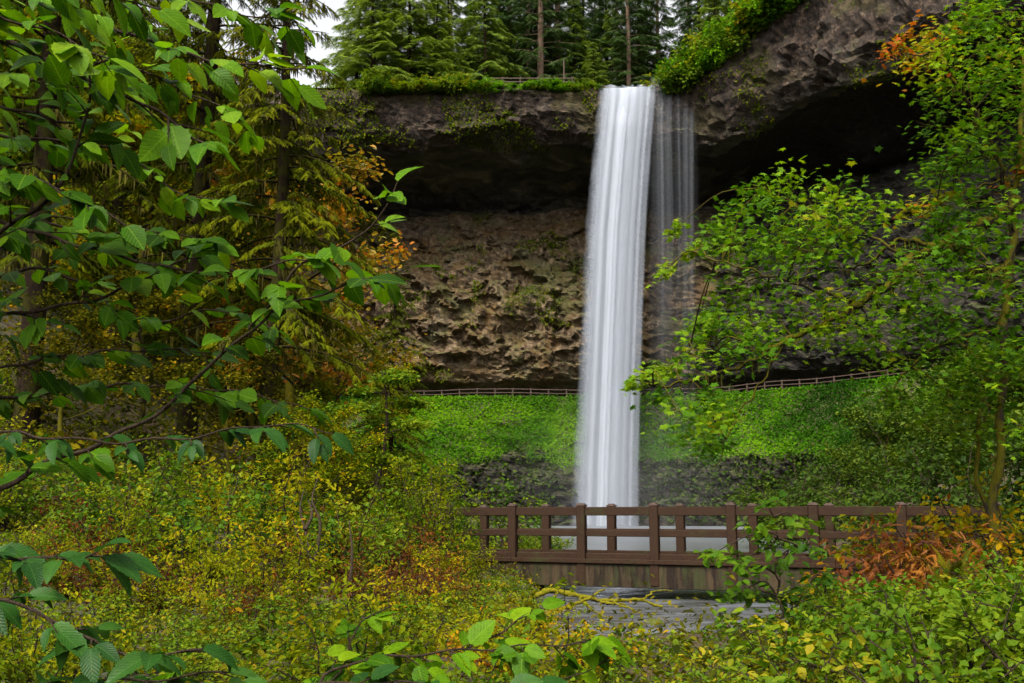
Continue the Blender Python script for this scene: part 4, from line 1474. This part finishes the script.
for k, (X, Y) in enumerate([(16, 40), (18, 47), (21, 56), (24, 66), (15, 32), (22, 49), (27, 74), (30, 84), (19, 36), (12.5, 27), (14.5, 30), (13, 34), (11.5, 24.5)]):
    dm.place('dark leafy small tree on the right shore behind the vine maple', (X, Y, gz(X, Y)), k * 1.7, .75, 'small trees on the right shore')

# ---------------------------------------------------------------- right side: mossy vine maple arching over the bridge
def cluster_tree(root, limbs, clusters, mats, dY=.7, leaf=.092, tpl=MAPLE, seed=0, wood='mossbark', per=1.0):
    """limbs as real tapered tubes; every leaf cluster hangs on its own twig grown from the nearest limb"""
    global rng
    rng = np.random.default_rng(6000 + seed)
    o = np.array(root.location)
    W, LV, MS = Acc(), Acc(), Acc()
    allp = []
    for pts, r0, r1 in limbs:
        n = max(10, len(pts) * 6)
        p = smooth_path([px(*q) for q in pts], n)
        p += .02 * np.stack([np.sin(np.arange(n) * 1.3), np.cos(np.arange(n) * .9), np.sin(np.arange(n) * 1.7)], -1)
        rad = np.linspace(r0, r1, n) * (1 + .18 * np.sin(np.arange(n) * 2.1))
        tube(W, p - o, rad, 8)
        allp.append(p)
        for q in p:
            if r0 > .03 and rng.uniform() < .6:
                for _ in range(5):
                    MS.add(*strip(q - o + rng.normal(0, .035, 3), rng.uniform(.04, .17), rng.uniform(.004, .014), rng.uniform(0, 6.28)), tint=rng.uniform(.2, 1))
    A = np.concatenate(allp)
    for x, y, r, Y, tl, th in clusters:
        ns = max(1, int(r / 9))
        for k in range(ns):
            c = px(x + rng.normal(0, r * .45), y + rng.normal(0, r * .38), Y + rng.normal(0, dY))
            j = np.argmin(((A - c) ** 2).sum(-1) + 0 * c[0])
            s = A[j]
            mid = (s + c) / 2 + [0, 0, .12 * np.linalg.norm(c - s)] + rng.normal(0, .05, 3)
            p = smooth_path([s, mid, c], 8)
            tube(W, p - o, np.linspace(.011, .004, 8), 4, cap=False)
            d = unit(c - s)
            rr_ = r / F * Y
            m = int(per * (46 + 44 * rng.uniform()))
            # flat sprays of leaves: wide sideways, thin in height
            off = rng.normal(0, 1, (m, 3)) * [min(.32, rr_ * .55), .28, min(.16, rr_ * .4)]
            off[:, 2] -= .18 * np.abs(off[:, 0])
            tb = rng.uniform(tl, th)
            LV.inst(tpl, c - o + off, leaf_frames(m, np.stack([rng.normal(-.2, 1, m), rng.normal(-.5, .7, m), 0 * np.ones(m)], -1), .35, .45),
                    leaf * rng.uniform(.7, 1.3, m), np.clip(tb + rng.normal(0, .09, m), 0, 1))
            for e in off[::5]:
                W.add(*ribbon(c - o, c - o + e, .004))
    part('trunk', W, MAT[wood], root, True)
    part('crown', LV, mats, root)
    if MS.n: tag(part('hanging_moss', MS, MAT['moss'], root), kind='stuff')


base = px(1001, 600, 12)
vm = thing('vine_maple_tree', 'mossy vine maple at the right, one long branch arching left above the bridge', 'tree', (base[0], 12, gz(base[0], 12)))
g0 = (1001, 640, 12)
limbs = [([g0, (994, 520, 12), (1001, 430, 12), (1004, 330, 12), (1012, 240, 12), (1022, 120, 12.1), (1026, 20, 12.3)], .062, .028),
         ([(1005, 640, 12.3), (1000, 560, 12.4), (978, 480, 12.6), (982, 400, 12.8), (1000, 330, 12.8), (1010, 250, 12.9)], .034, .02),
         ([(1018, 200, 12), (990, 220, 11.9), (969, 227, 11.8), (936, 247, 11.7), (909, 260, 11.6), (895, 281, 11.5), (858, 304, 11.4), (825, 324, 11.3), (784, 341, 11.3), (744, 365, 11.2), (700, 378, 11.2), (655, 388, 11.1)], .075, .010),
         ([(936, 247, 11.7), (900, 240, 11.8), (870, 262, 12), (845, 268, 12)], .035, .012),
         ([(1010, 262, 12), (985, 275, 11.8), (962, 252, 11.6), (940, 236, 11.5)], .04, .012),
         ([(909, 260, 11.6), (860, 230, 11.7), (810, 210, 11.8), (765, 190, 11.9)], .022, .007),
         ([(858, 304, 11.4), (800, 285, 11.2), (750, 270, 11.2), (700, 255, 11.2)], .02, .006),
         ([(744, 365, 11.2), (715, 350, 11), (690, 345, 10.9)], .012, .005),
         ([(784, 341, 11.3), (760, 385, 11.3), (735, 420, 11.2), (715, 470, 11.2)], .014, .005),
         ([(1012, 240, 12), (1003, 180, 11.8), (985, 130, 11.6), (960, 90, 11.5), (925, 60, 11.4), (895, 48, 11.4)], .035, .008),
         ([(1004, 330, 12), (965, 335, 11.9), (925, 355, 11.8), (885, 395, 11.7)], .03, .010),
         ([(1003, 180, 11.8), (970, 190, 11.7), (930, 210, 11.6)], .018, .006)]
cl = [(760, 182, 22), (800, 186, 26), (742, 214, 22), (776, 225, 32), (830, 205, 28), (868, 200, 26), (722, 240, 20), (760, 262, 32), (808, 255, 36), (850, 236, 30),
      (705, 236, 14), (735, 296, 26), (782, 300, 32), (702, 326, 18), (690, 350, 22), (655, 378, 14), (634, 384, 8), (722, 348, 26), (762, 336, 26), (828, 300, 32), (868, 285, 30), (905, 320, 32),
      (690, 398, 22), (718, 408, 20), (682, 428, 16), (880, 345, 30), (850, 330, 22), (910, 285, 26), (800, 240, 26), (735, 320, 18), (668, 370, 12), (700, 440, 14), (660, 395, 12)]
clus = [(x, y, r, 11.4, .2, .68) for x, y, r in cl]
clus += [(690, 250, 7, 11.3, .55, .8), (660, 268, 8, 11.3, .5, .8), (676, 228, 6, 11.3, .6, .8)]
cu = [(950, 104, 24), (985, 98, 28), (1012, 112, 28), (930, 132, 22), (962, 146, 28), (1000, 160, 30), (946, 172, 24), (960, 200, 28), (995, 212, 30), (930, 222, 20), (942, 250, 26), (975, 268, 28), (1008, 288, 30), (950, 310, 30),
      (985, 330, 30), (940, 352, 30), (980, 386, 30), (1012, 366, 30), (925, 385, 26), (900, 400, 24), (960, 415, 26), (1010, 420, 26)]
clus += [(x, y, r, 11.7, .15, .6) for x, y, r in cu]
clus += [(900, 48, 13, 11.4, .86, 1.0), (920, 58, 18, 11.4, .85, 1.0), (938, 40, 18, 11.4, .6, .95), (912, 205, 12, 11.5, .8, 1.0), (930, 196, 12, 11.5, .75, .95), (1010, 185, 12, 11.7, .8, 1), (945, 65, 20, 11.5, .4, .9),
         (965, 25, 22, 11.7, .3, .75), (995, 15, 24, 11.8, .2, .7), (1015, 40, 24, 11.8, .2, .9), (985, 60, 22, 11.7, .2, .6), (970, 5, 20, 11.8, .4, .95), (1005, 70, 22, 11.8, .2, .6)]
cluster_tree(vm, limbs, clus, MAT['vine'], seed=1)

# dark shrubs under it, at the right end of the bridge
ds = [Proto(shrub('dark_shrub', 'x', 3.0, 1.5, 15, 3400, .095, OVAL, MAT['dark'], 21, (.2, .9), tilt=.7)),
      Proto(shrub('dark_shrub', 'x', 2.2, 1.3, 14, 2600, .085, OVAL, MAT['dark'], 22, (.3, 1.0), tilt=.7))]
for k, (X, Y) in enumerate([(9.5, 26), (10.8, 28), (11.6, 31), (12.6, 34), (14, 38), (15.5, 43), (10.2, 24), (15.8, 56), (19, 66), (17.2, 60), (12.6, 45), (22, 76), (25, 86)]):
    ds[k % 2].place('dark green shrub on the right shore of the pool seen through the bridge rails', (X, Y, max(.1, gz(X, Y))), k * 1.3, 1.0 if Y < 44 else 1.7, 'dark shrubs on the right shore')
for q, X, Y, s, lab in [(0, 8.3, 19.0, 1.15, 'tall dark green shrub behind the right end of the footbridge'), (0, 10.2, 19.5, 1.25, 'tallest dark green shrub at the right edge behind the mossy trunk'),
                        (1, 7.2, 19.8, .95, 'glossy dark shrub left of the tall one behind the far bridge rail'), (0, 11.8, 21, 1.3, 'dark green shrub partly outside the right edge behind the bridge'),
                        (1, 9.3, 17.6, .9, 'dark green shrub beside the last bridge post at the right'), (0, 9.0, 23, 1.3, 'dark shrub in the back row over the stream, right of the green slope')]:
    ds[q].place(lab, (X, Y, gz(X, Y)), random.uniform(0, 6), s, 'dark shrubs at the right end of the bridge')

fr = [Proto(shrub('bracken_fern', 'x', 1.55, .75, 16, 1900, .12, SPRAY_FINE, MAT['rust'], 61, (.1, .8), 'fern', droop=.5, tilt=.7)), Proto(shrub('bracken_fern', 'x', 1.4, .7, 15, 1700, .12, SPRAY_FINE, MAT['rust'], 62, (.3, 1), 'fern', droop=.5, tilt=.7))]
for k, (xp, yp, Y, s) in enumerate([(900, 575, 12.6, 1.0), (925, 575, 12.3, 1.1), (950, 572, 12.8, 1.05), (972, 560, 13.4, .9), (885, 590, 12.2, .7), (935, 590, 12.0, .8), (990, 560, 13.6, .9)]):
    s *= 1.12 if k in (1, 2, 3) else .95
    X = px(xp, yp, Y)[0]
    fr[k % 2].place(['rust-red fern clump in front of the right end of the bridge', 'largest rust-red fern clump, in the middle of the brown ferns', 'rust-orange fern clump right of the largest one', 'rust fern clump beside the last bridge post',
                     'small rust fern at the left end of the fern clumps', 'low rust fern in front of the largest fern clump', 'rust fern clump at the foot of the mossy vine maple'][k],
                    (X, Y, gz(X, Y)), k * 1.1, s, 'rusty ferns at the right of the bridge')
gf = fern('green_fern', 'olive green fern in front of the rusty ferns', 24, .62, MAT['olive'], 4, (.3, .7))
X = px(952, 590, 11.4)[0]
gf.location = (X, 11.4, gz(X, 11.4) + .2)
yg = [Proto(shrub('yellow_shrub', 'x', 1.5, .7, 11, 1300, .06, OVAL, MAT['gold'], 31, (.55, .95)))]
for xp, Y, s, lab in [(882, 13.2, 1.5, 'yellow shrub rising left of the largest rusty fern'), (935, 14.2, 2.0, 'tall yellow shrub just behind the largest rusty fern'), (900, 13.8, 1.75, 'yellow leaved shrub behind the rusty ferns'), (985, 13.0, 1.7, 'bright yellow shrub right of the rusty ferns'), (866, 13.4, 1.25, 'small yellow shrub left of the rusty ferns at the bridge rail'), (1018, 12.4, 1.6, 'yellow shrub at the right edge beside the mossy trunk')]:
    X = px(xp, 560, Y)[0]
    yg[0].place(lab, (X, Y, gz(X, Y)), random.uniform(0, 6), s, 'yellow shrubs by the rusty ferns')

# leafy foreground at lower right
fs = [Proto(shrub('berry_bush', 'x', .85, .75, 15, 1700, .058, OVAL, MAT['green'], 41, (.35, .9), droop=.25, tilt=.45)),
      Proto(shrub('berry_bush', 'x', .7, .8, 14, 1500, .062, OVAL, MAT['green'], 42, (.25, .8), droop=.25, tilt=.45)),
      Proto(shrub('berry_bush', 'x', 1.0, .7, 14, 1700, .052, OVAL, MAT['green'], 43, (.4, 1.0), droop=.25, tilt=.5)),
      Proto(shrub('berry_bush', 'x', .85, .75, 13, 620, .10, OVAL, MAT['green'], 44, (.35, .9), droop=.3, tilt=.45))]
rr = random.Random(9)
for Y, sp in [(5.4, .62), (6.3, .66), (7.2, .7), (8.1, .74), (9.0, .78), (10.0, .82), (11.0, .88), (12.2, .95), (13.2, 1.0)]:
    x = .08 * Y + .1
    while x < .56 * Y:
        X, YY = x + rr.uniform(-.2, .2), Y + rr.uniform(-.3, .3)
        x += sp
        if chan(np.array([X]), np.array([YY]))[0] < .3:
            continue
        u = X / YY
        if u < .27 and YY > 8.4: continue
        if .34 < u < .5 and YY > 11.2: continue
        s = rr.uniform(.8, 1.05) * float(np.interp(u, [.1, .25, .38, .5], [.55, .68, 1.1, 1.3]))
        fs[3 if u < .34 and YY < 8.5 and rr.random() < .8 else rr.randrange(3)].place('yellow-green berry bush in the leafy bank at lower right', (X, YY, gz(X, YY) - .03), rr.uniform(0, 6), s, 'berry bushes on the near right bank')
for Y, sp in [(5.6, .7), (6.6, .75), (7.6, .8), (8.6, .85), (9.7, .9), (10.9, 1.0)]:
    x = -.56 * Y
    while x < .02 * Y:
        X, YY = x + rr.uniform(-.25, .25), Y + rr.uniform(-.3, .3)
        x += sp
        s = rr.uniform(.75, 1.0)
        if rr.random() < .55:
            fs[rr.randrange(3)].place('low green bush on the near bank at lower left', (X, YY, gz(X, YY) - .05), rr.uniform(0, 6), s * .8, 'low green bushes on the near left bank')
        else:
            gs[rr.randrange(3)].place('low golden shrub on the near bank at lower left', (X, YY, gz(X, YY) - .05), rr.uniform(0, 6), s * .5, 'low golden shrubs on the near left bank')

# sapling standing in front of the bridge
sb = px(782, 650, 9.6)
sp_ = thing('alder_sapling', 'slender green sapling standing in front of the bridge right of its middle', 'sapling', (sb[0], 9.6, gz(sb[0], 9.6)))
cluster_tree(sp_, [([(786, 668, 9.6), (783, 630, 9.6), (778, 590, 9.6), (776, 550, 9.6), (774, 515, 9.6)], .016, .005), ([(800, 668, 9.7), (795, 630, 9.7), (790, 600, 9.7)], .013, .005), ([(798, 650, 9.7), (812, 620, 9.7), (822, 600, 9.7)], .008, .004)],
             [(772, 506, 10, 9.6, .25, .5), (762, 528, 14, 9.6, .2, .5), (785, 530, 14, 9.6, .25, .55), (770, 548, 14, 9.6, .2, .5), (735, 556, 12, 9.5, .3, .6), (750, 575, 16, 9.6, .2, .5), (775, 570, 16, 9.6, .2, .5), (805, 560, 13, 9.6, .25, .5), (815, 580, 12, 9.7, .2, .5),
              (742, 596, 14, 9.6, .2, .45), (768, 598, 16, 9.6, .15, .45), (795, 590, 14, 9.6, .2, .5), (760, 620, 12, 9.6, .2, .5), (800, 615, 10, 9.7, .2, .5), (716, 556, 8, 9.5, .3, .6)],
             MAT['green'], .12, .1, OVAL, 3, 'twig', .42)

# ---------------------------------------------------------------- fallen mossy branches and boulders in the stream
fb = thing('fallen_branch', 'mossy fallen branch lying over the stream below the bridge', 'branch', tuple(px(545, 600, 17)))
o = np.array(fb.location)
A_ = Acc()
for pts, r0, r1 in [([(520, 604, 16.6), (548, 590, 16.8), (575, 596, 16.8), (610, 601, 16.9), (640, 600, 17), (662, 606, 17)], .055, .02), ([(548, 612, 16), (580, 603, 16.2), (600, 592, 16.4), (604, 588, 16.4)], .04, .012),
                    ([(600, 601, 16.9), (622, 606, 16.6), (640, 612, 16.4)], .03, .01), ([(640, 600, 17), (655, 592, 17.1), (672, 590, 17.2)], .02, .008), ([(545, 606, 16.2), (556, 596, 16.3), (560, 586, 16.4)], .025, .008),
                    ([(580, 597, 16.8), (592, 610, 16.5), (606, 616, 16.3)], .025, .008)]:
    n = 22
    p = smooth_path([px(*q) for q in pts], n) - o + .015 * np.random.default_rng(3).normal(size=(n, 3))
    tube(A_, p, np.linspace(r0, r1, n) * (1 + .2 * np.sin(np.arange(n) * 1.9)), 7)
part('branch_wood', A_, MAT['brightmoss'], fb, True)


def boulder(c, r, seed, label):
    V, Q = [], []
    for i_ in range(15):
        for j_ in range(20):
            th, ph = math.pi * i_ / 14, 2 * math.pi * j_ / 20
            d = np.array([math.sin(th) * math.cos(ph), math.sin(th) * math.sin(ph), math.cos(th)])
            V.append(d)
    V = np.array(V)
    V = V * (1 + .28 * fbm(V * 1.5 + seed * 7.7, 3))[:, None] * np.array([r, r * .8, r * .55])
    Q = [(i_ * 20 + j_, (i_ + 1) * 20 + j_, (i_ + 1) * 20 + (j_ + 1) % 20, i_ * 20 + (j_ + 1) % 20) for i_ in range(14) for j_ in range(20)]
    A_ = Acc(); A_.add(V, Q)
    o = link('boulder', A_.mesh('boulder', MAT['boulder'], True))
    o.location = c
    tag(o, label, 'boulder', 'boulders in the stream')


for k, (x, y, Y, r, lab) in enumerate([(815, 612, 14.4, .34, 'largest grey boulder in the stream right of the sapling'), (770, 612, 15.2, .22, 'grey boulder in the stream behind the sapling stem'), (728, 606, 16.0, .16, 'small dark boulder in the riffle below the bridge'),
                                       (655, 612, 15.4, .14, 'small dark boulder at the tip of the fallen mossy branch'), (840, 600, 15.8, .26, 'grey boulder below the right bridge posts')]):
    p = px(x, y, Y)
    boulder((p[0], Y, .0), r, k, lab)

# ---------------------------------------------------------------- near branches at the left: alder and dusky-leaved hazel
def leafy(root, pts, r0, r1, step, tw, leaf, mat, seed, tpl=BIG, tint=(.2, .8), start=.08, tip=True, face=.55, droop=.34, child='branch', nl=(2, 4)):
    global rng
    rng = np.random.default_rng(7000 + seed)
    nl = (nl[0] + 1, nl[1] + 1)
    o = np.array(root.location)
    P_ = [px(*q) for q in pts]
    L_ = np.linalg.norm(np.diff(np.array(P_), axis=0), axis=1).sum()
    n = max(12, int(L_ / .03))
    p = smooth_path(P_, n)
    p = p + .006 * np.stack([np.sin(np.arange(n) * .7 + seed), np.cos(np.arange(n) * .6), np.sin(np.arange(n) * .9 + 1)], -1)
    T_ = unit(np.gradient(p, axis=0))
    W_, LV = Acc(), Acc()
    tube(W_, p - o, np.linspace(r0, r1, n), 6)
    pos, ax, scl, tn = [], [], [], []
    m = max(3, int(L_ / step))
    for k in range(m):
        f = start + (1 - start) * (k + rng.uniform(.2, .8)) / m
        i_ = min(n - 1, int(f * (n - 1)))
        b, t = p[i_], T_[i_]
        sd = unit(np.cross(t, [0, 0, 1.0])) * (1 if k % 2 else -1)
        d = unit(t * rng.uniform(.4, 1.0) + sd * rng.uniform(.5, 1.1) + [0, 0, rng.normal(-.05, .3)])
        l = tw * rng.uniform(.5, 1.3) * (1.1 - .5 * f)
        q = np.linspace(0, 1, 6)[:, None]
        tp = b + d * l * q + np.array([0, 0, -.12 * l]) * q ** 2
        tube(W_, tp - o, np.linspace(r1 * 1.1 + .0008, .0009, 6), 4, cap=False)
        c = rng.integers(nl[0], nl[1] + 1)
        tb = rng.uniform(*tint)
        for j in range(c):
            fj = (j + .8) / (c - .2) if c > 1 else 1
            fj = min(fj, 1)
            w = d + (np.cross(d, [0, 0, 1.0]) * (1 if j % 2 else -1) * rng.uniform(.5, 1.1) if fj < .99 else 0)
            pt_ = b + d * l * fj + np.array([0, 0, -.12 * l]) * fj ** 2
            pe = unit(w) * leaf * .13
            W_.add(*ribbon(pt_ - o, pt_ - o + pe, .0009))
            pos.append(pt_ + pe); ax.append(w); scl.append(leaf * rng.uniform(.42, 1.1)); tn.append(tb + rng.normal(0, .2))
    if tip:
        pos.append(p[-1]); ax.append(T_[-1]); scl.append(leaf); tn.append(np.mean(tint))
    k = len(pos)
    axv = unit(np.array(ax)) + np.stack([rng.normal(0, .2, k), rng.normal(0, .2, k), -droop + rng.normal(0, .28, k)], -1)
    nor = np.stack([rng.normal(0, .4, k), -face + rng.normal(0, .4, k), np.ones(k)], -1)
    pos, scl, tn, fr_ = np.array(pos) - o, np.array(scl), np.clip(tn, 0, 1), frames(axv, nor)
    for v_ in range(3):
        LV.inst(BIGS[v_] if tpl is BIG else tpl, pos[v_::3], fr_[v_::3], scl[v_::3], tn[v_::3])
    b = part(child, W_, MAT['twig'], root, True)
    o2 = link('foliage', LV.mesh('foliage', MAT[mat], True), b)


X0 = -2.35
al = thing('alder_tree', 'alder at the left edge whose leafy branches reach in close to the viewer', 'tree', (X0, 3.0, gz(X0, 3.0)))
A_ = Acc()
tz = np.linspace(-.2, 6.5, 24)
tube(A_, np.stack([.06 * np.sin(tz) - .02 * tz, .05 * np.cos(tz * 1.3), tz], -1), np.linspace(.085, .03, 24), 10)
part('trunk', A_, MAT['bark'], al, True)
O = -235
AB = [
    ([(O, 60, 3.0), (-60, 30, 3.0), (20, 48, 2.9), (80, 75, 2.8), (150, 108, 2.75), (215, 150, 2.7)], .014, .003, .085, .16, .115, (.25, .8)),
    ([(O, 0, 3.0), (-60, -15, 3.1), (60, 8, 3.0), (130, 34, 3.0), (200, 58, 2.95), (250, 66, 2.9), (305, 68, 2.9)], .013, .002, .09, .15, .105, (.3, .85)),
    ([(O, 290, 3.0), (-50, 262, 2.9), (0, 232, 2.85), (40, 205, 2.8), (68, 172, 2.8), (85, 120, 2.75), (90, 60, 2.7)], .012, .003, .11, .14, .10, (.15, .6)),
    ([(O, 350, 3.0), (-50, 328, 3.2), (10, 314, 3.2), (70, 305, 3.2), (130, 286, 3.15), (175, 263, 3.1), (202, 257, 3.1)], .010, .003, .095, .14, .10, (.1, .5)),
    ([(O, 560, 3.0), (-50, 512, 3.0), (0, 488, 3.0), (60, 458, 3.0), (140, 424, 3.0), (198, 377, 3.0), (250, 330, 2.95), (290, 305, 2.95), (350, 284, 2.9), (408, 268, 2.9)], .012, .002, .12, .15, .105, (.15, .55)),
    ([(250, 330, 2.95), (292, 275, 2.9), (330, 250, 2.9), (368, 232, 2.85), (388, 204, 2.8), (396, 182, 2.8)], .005, .002, .10, .06, .10, (.35, .75)),
    ([(O, 240, 3.0), (-50, 215, 3.1), (60, 240, 3.05), (160, 266, 3.0), (230, 272, 2.95), (290, 262, 2.9), (345, 262, 2.9)], .010, .002, .09, .13, .10, (.12, .5)),
    ([(O, 120, 3.0), (-50, 95, 3.0), (20, 112, 2.95), (70, 122, 2.9), (110, 138, 2.85)], .009, .003, .09, .14, .10, (.2, .7)),
    ([(O, 200, 3.0), (-50, 160, 2.7), (20, 176, 2.7), (70, 196, 2.65), (125, 225, 2.65)], .008, .002, .09, .12, .095, (.1, .5)),
    ([(O, 20, 3.0), (-60, -50, 2.6), (30, -30, 2.6), (100, -10, 2.6), (160, 12, 2.6)], .009, .002, .08, .14, .11, (.3, .85)),
    ([(O, 420, 3.0), (-50, 380, 3.3), (30, 362, 3.3), (100, 352, 3.2), (160, 350, 3.2), (215, 352, 3.2)], .008, .002, .10, .13, .095, (.05, .45)),
    ([(O, 40, 3.0), (-60, 60, 3.3), (30, 80, 3.4), (110, 62, 3.5), (180, 88, 3.5), (240, 120, 3.5)], .010, .002, .085, .15, .11, (.3, .95)),
    ([(O, 100, 3.0), (-60, 130, 3.4), (40, 140, 3.5), (120, 152, 3.6), (175, 190, 3.6), (230, 205, 3.6)], .010, .002, .085, .15, .10, (.2, .85)),
    ([(O, -20, 3.0), (-60, -40, 3.3), (80, -25, 3.4), (170, -5, 3.5), (250, 15, 3.5), (300, 25, 3.6)], .010, .002, .085, .15, .11, (.4, 1.0)),
    ([(O, 300, 3.0), (-60, 290, 3.5), (50, 270, 3.6), (140, 320, 3.7), (220, 310, 3.7), (280, 330, 3.7)], .010, .002, .09, .14, .10, (.1, .7)),
    ([(O, 180, 3.0), (-60, 200, 3.3), (20, 215, 3.4), (90, 235, 3.5), (150, 230, 3.5), (215, 245, 3.5)], .010, .002, .085, .14, .10, (.15, .8)),
    ([(O, 380, 3.0), (-60, 400, 3.4), (40, 395, 3.5), (130, 385, 3.6), (240, 392, 3.6), (310, 410, 3.6)], .010, .002, .09, .13, .10, (.05, .6)),
    ([(O, 60, 3.0), (-60, 10, 2.5), (10, 20, 2.5), (60, 35, 2.5), (110, 60, 2.5)], .009, .002, .075, .13, .115, (.5, 1.0)),
]
for k, (pts, r0, r1, st, tw, lf, ti) in enumerate(AB):
    leafy(al, pts, r0, r1, st, tw, lf, 'alder', k, BIG, ti)

hz_ = thing('hazel_bush', 'hazel with dusky ribbed leaves spreading in from the lower left corner close to the viewer', 'shrub', (-2.1, 2.4, gz(-2.1, 2.4)))
A_ = Acc()
for dx, hh in ((0, 2.6), (.12, 2.0), (-.1, 1.9)):
    tz = np.linspace(-.1, hh, 14)
    tube(A_, np.stack([dx + .05 * np.sin(tz * 2 + dx * 9), dx * 2 + .03 * tz, tz], -1), np.linspace(.025, .008, 14), 7)
part('stem_cluster', A_, MAT['twig'], hz_, True)
HB = [([(-330, 560, 2.4), (-60, 585, 2.35), (0, 600, 2.3), (55, 622, 2.3), (120, 652, 2.3), (170, 655, 2.25), (205, 650, 2.25)], .008, .0025, .08, .10, .10, (.2, .8)),
      ([(-330, 530, 2.4), (-60, 552, 2.5), (10, 556, 2.5), (60, 560, 2.45), (100, 552, 2.4)], .007, .002, .07, .10, .11, (.1, .6)),
      ([(-330, 430, 2.4), (-60, 428, 2.9), (40, 436, 2.8), (110, 442, 2.8), (200, 436, 2.75), (270, 424, 2.75), (335, 432, 2.7)], .006, .002, .10, .09, .08, (.1, .7)),
      ([(-330, 640, 2.4), (-60, 700, 2.3), (20, 690, 2.3), (100, 682, 2.3), (170, 678, 2.3), (240, 672, 2.4)], .007, .002, .085, .09, .10, (.15, .8))]
for k, (pts, r0, r1, st, tw, lf, ti) in enumerate(HB):
    leafy(hz_, pts, r0, r1, st, tw, lf, 'dusky', 30 + k, RIB, ti, face=.45, droop=.35)

nb = thing('salmonberry_bush', 'salmonberry bush whose leafy shoots cross the bottom of the picture left of the stream', 'shrub', (-.95, 2.55, gz(-.95, 2.55)))
A_ = Acc()
tube(A_, [(0, 0, -.1), (.03, .05, .3), (.06, .12, .62)], [.014, .011, .007], 6)
part('stem_cluster', A_, MAT['twig'], nb, True)
bp = proj(np.array([-.89, 2.67, gz(-.95, 2.55) + .6]))
b_ = (float(bp[0][0]), float(bp[1][0]), 2.67)
SB = [([b_, (300, 705, 2.9), (335, 668, 3.0), (400, 656, 3.05), (470, 650, 3.1), (545, 645, 3.1), (610, 640, 3.15)], .006, .002, .07, .09, .095, (.25, .9)),
      ([b_, (320, 690, 3.0), (350, 640, 3.1), (368, 618, 3.15), (392, 604, 3.2)], .005, .002, .07, .06, .085, (.3, .85)),
      ([b_, (260, 720, 2.8), (300, 690, 2.8), (380, 682, 2.85), (460, 690, 2.9), (540, 690, 2.9)], .006, .002, .06, .10, .10, (.2, .8)),
      ([b_, (230, 700, 2.7), (200, 685, 2.7), (170, 672, 2.7)], .005, .002, .06, .08, .09, (.2, .7)),
      ([(470, 650, 3.1), (510, 625, 3.2), (545, 606, 3.25)], .004, .0015, .06, .05, .085, (.3, .9)),
      ([b_, (420, 715, 2.9), (520, 700, 3.0), (580, 672, 3.1), (620, 655, 3.2)], .005, .0015, .07, .08, .085, (.4, .95))]
for k, (pts, r0, r1, st, tw, lf, ti) in enumerate(SB):
    leafy(nb, pts, r0, r1, st, tw, lf, 'alder' if k % 2 else 'dusky' if k == 2 else 'alder', 50 + k, BIG, ti, face=.5, droop=.3)

# ---------------------------------------------------------------- light and camera
w = bpy.data.worlds.new('World')
SC.world = w
w.use_nodes = True
nt = w.node_tree
nt.nodes.clear()
SUN_EL, SUN_AZ = R(52), R(205)      # azimuth measured clockwise from +Y: behind the viewer, to the left
sky = nd(nt, 'ShaderNodeTexSky')
sky.sky_type = 'NISHITA'
sky.sun_disc = False
sky.sun_elevation = SUN_EL
sky.sun_rotation = SUN_AZ
sky.air_density = 1.0
sky.dust_density = 6.0
hs = nd(nt, 'ShaderNodeHueSaturation')
hs.inputs['Saturation'].default_value = .10     # an overcast sky: grey-white cloud
nt.links.new(sky.outputs[0], hs.inputs['Color'])
bg = nd(nt, 'ShaderNodeBackground')
bg.inputs['Strength'].default_value = .112
nt.links.new(hs.outputs[0], bg.inputs[0])
wo = nd(nt, 'ShaderNodeOutputWorld')
nt.links.new(bg.outputs[0], wo.inputs[0])
sl = bpy.data.lights.new('sun', 'SUN')
sl.energy = 1.5
sl.angle = R(11)
sl.color = (1, .90, .74)
so = bpy.data.objects.new('sun', sl)
COL.objects.link(so)
dv = Vector((math.sin(SUN_AZ) * math.cos(SUN_EL), math.cos(SUN_AZ) * math.cos(SUN_EL), math.sin(SUN_EL)))
so.rotation_euler = dv.to_track_quat('Z', 'Y').to_euler()
so.location = (0, 0, 80)

cd = bpy.data.cameras.new('camera')
cd.lens = 35
cd.sensor_width = 36
cd.clip_start = .05
cd.clip_end = 3000
co = bpy.data.objects.new('camera', cd)
COL.objects.link(co)
co.location = (0, 0, EYE)
co.rotation_euler = (math.pi / 2 + PITCH, 0, 0)
SC.camera = co

SC.render.engine = 'CYCLES'
cy = SC.cycles
cy.max_bounces = 8
cy.diffuse_bounces = 4
cy.glossy_bounces = 2
cy.transmission_bounces = 6
cy.transparent_max_bounces = 24
cy.volume_bounces = 1
cy.volume_step_rate = 4
cy.caustics_reflective = False
cy.caustics_refractive = False
cy.use_denoising = True
SC.view_settings.view_transform = 'Standard'
SC.view_settings.look = 'None'
SC.view_settings.gamma = 1
SC.view_settings.exposure = 1.82
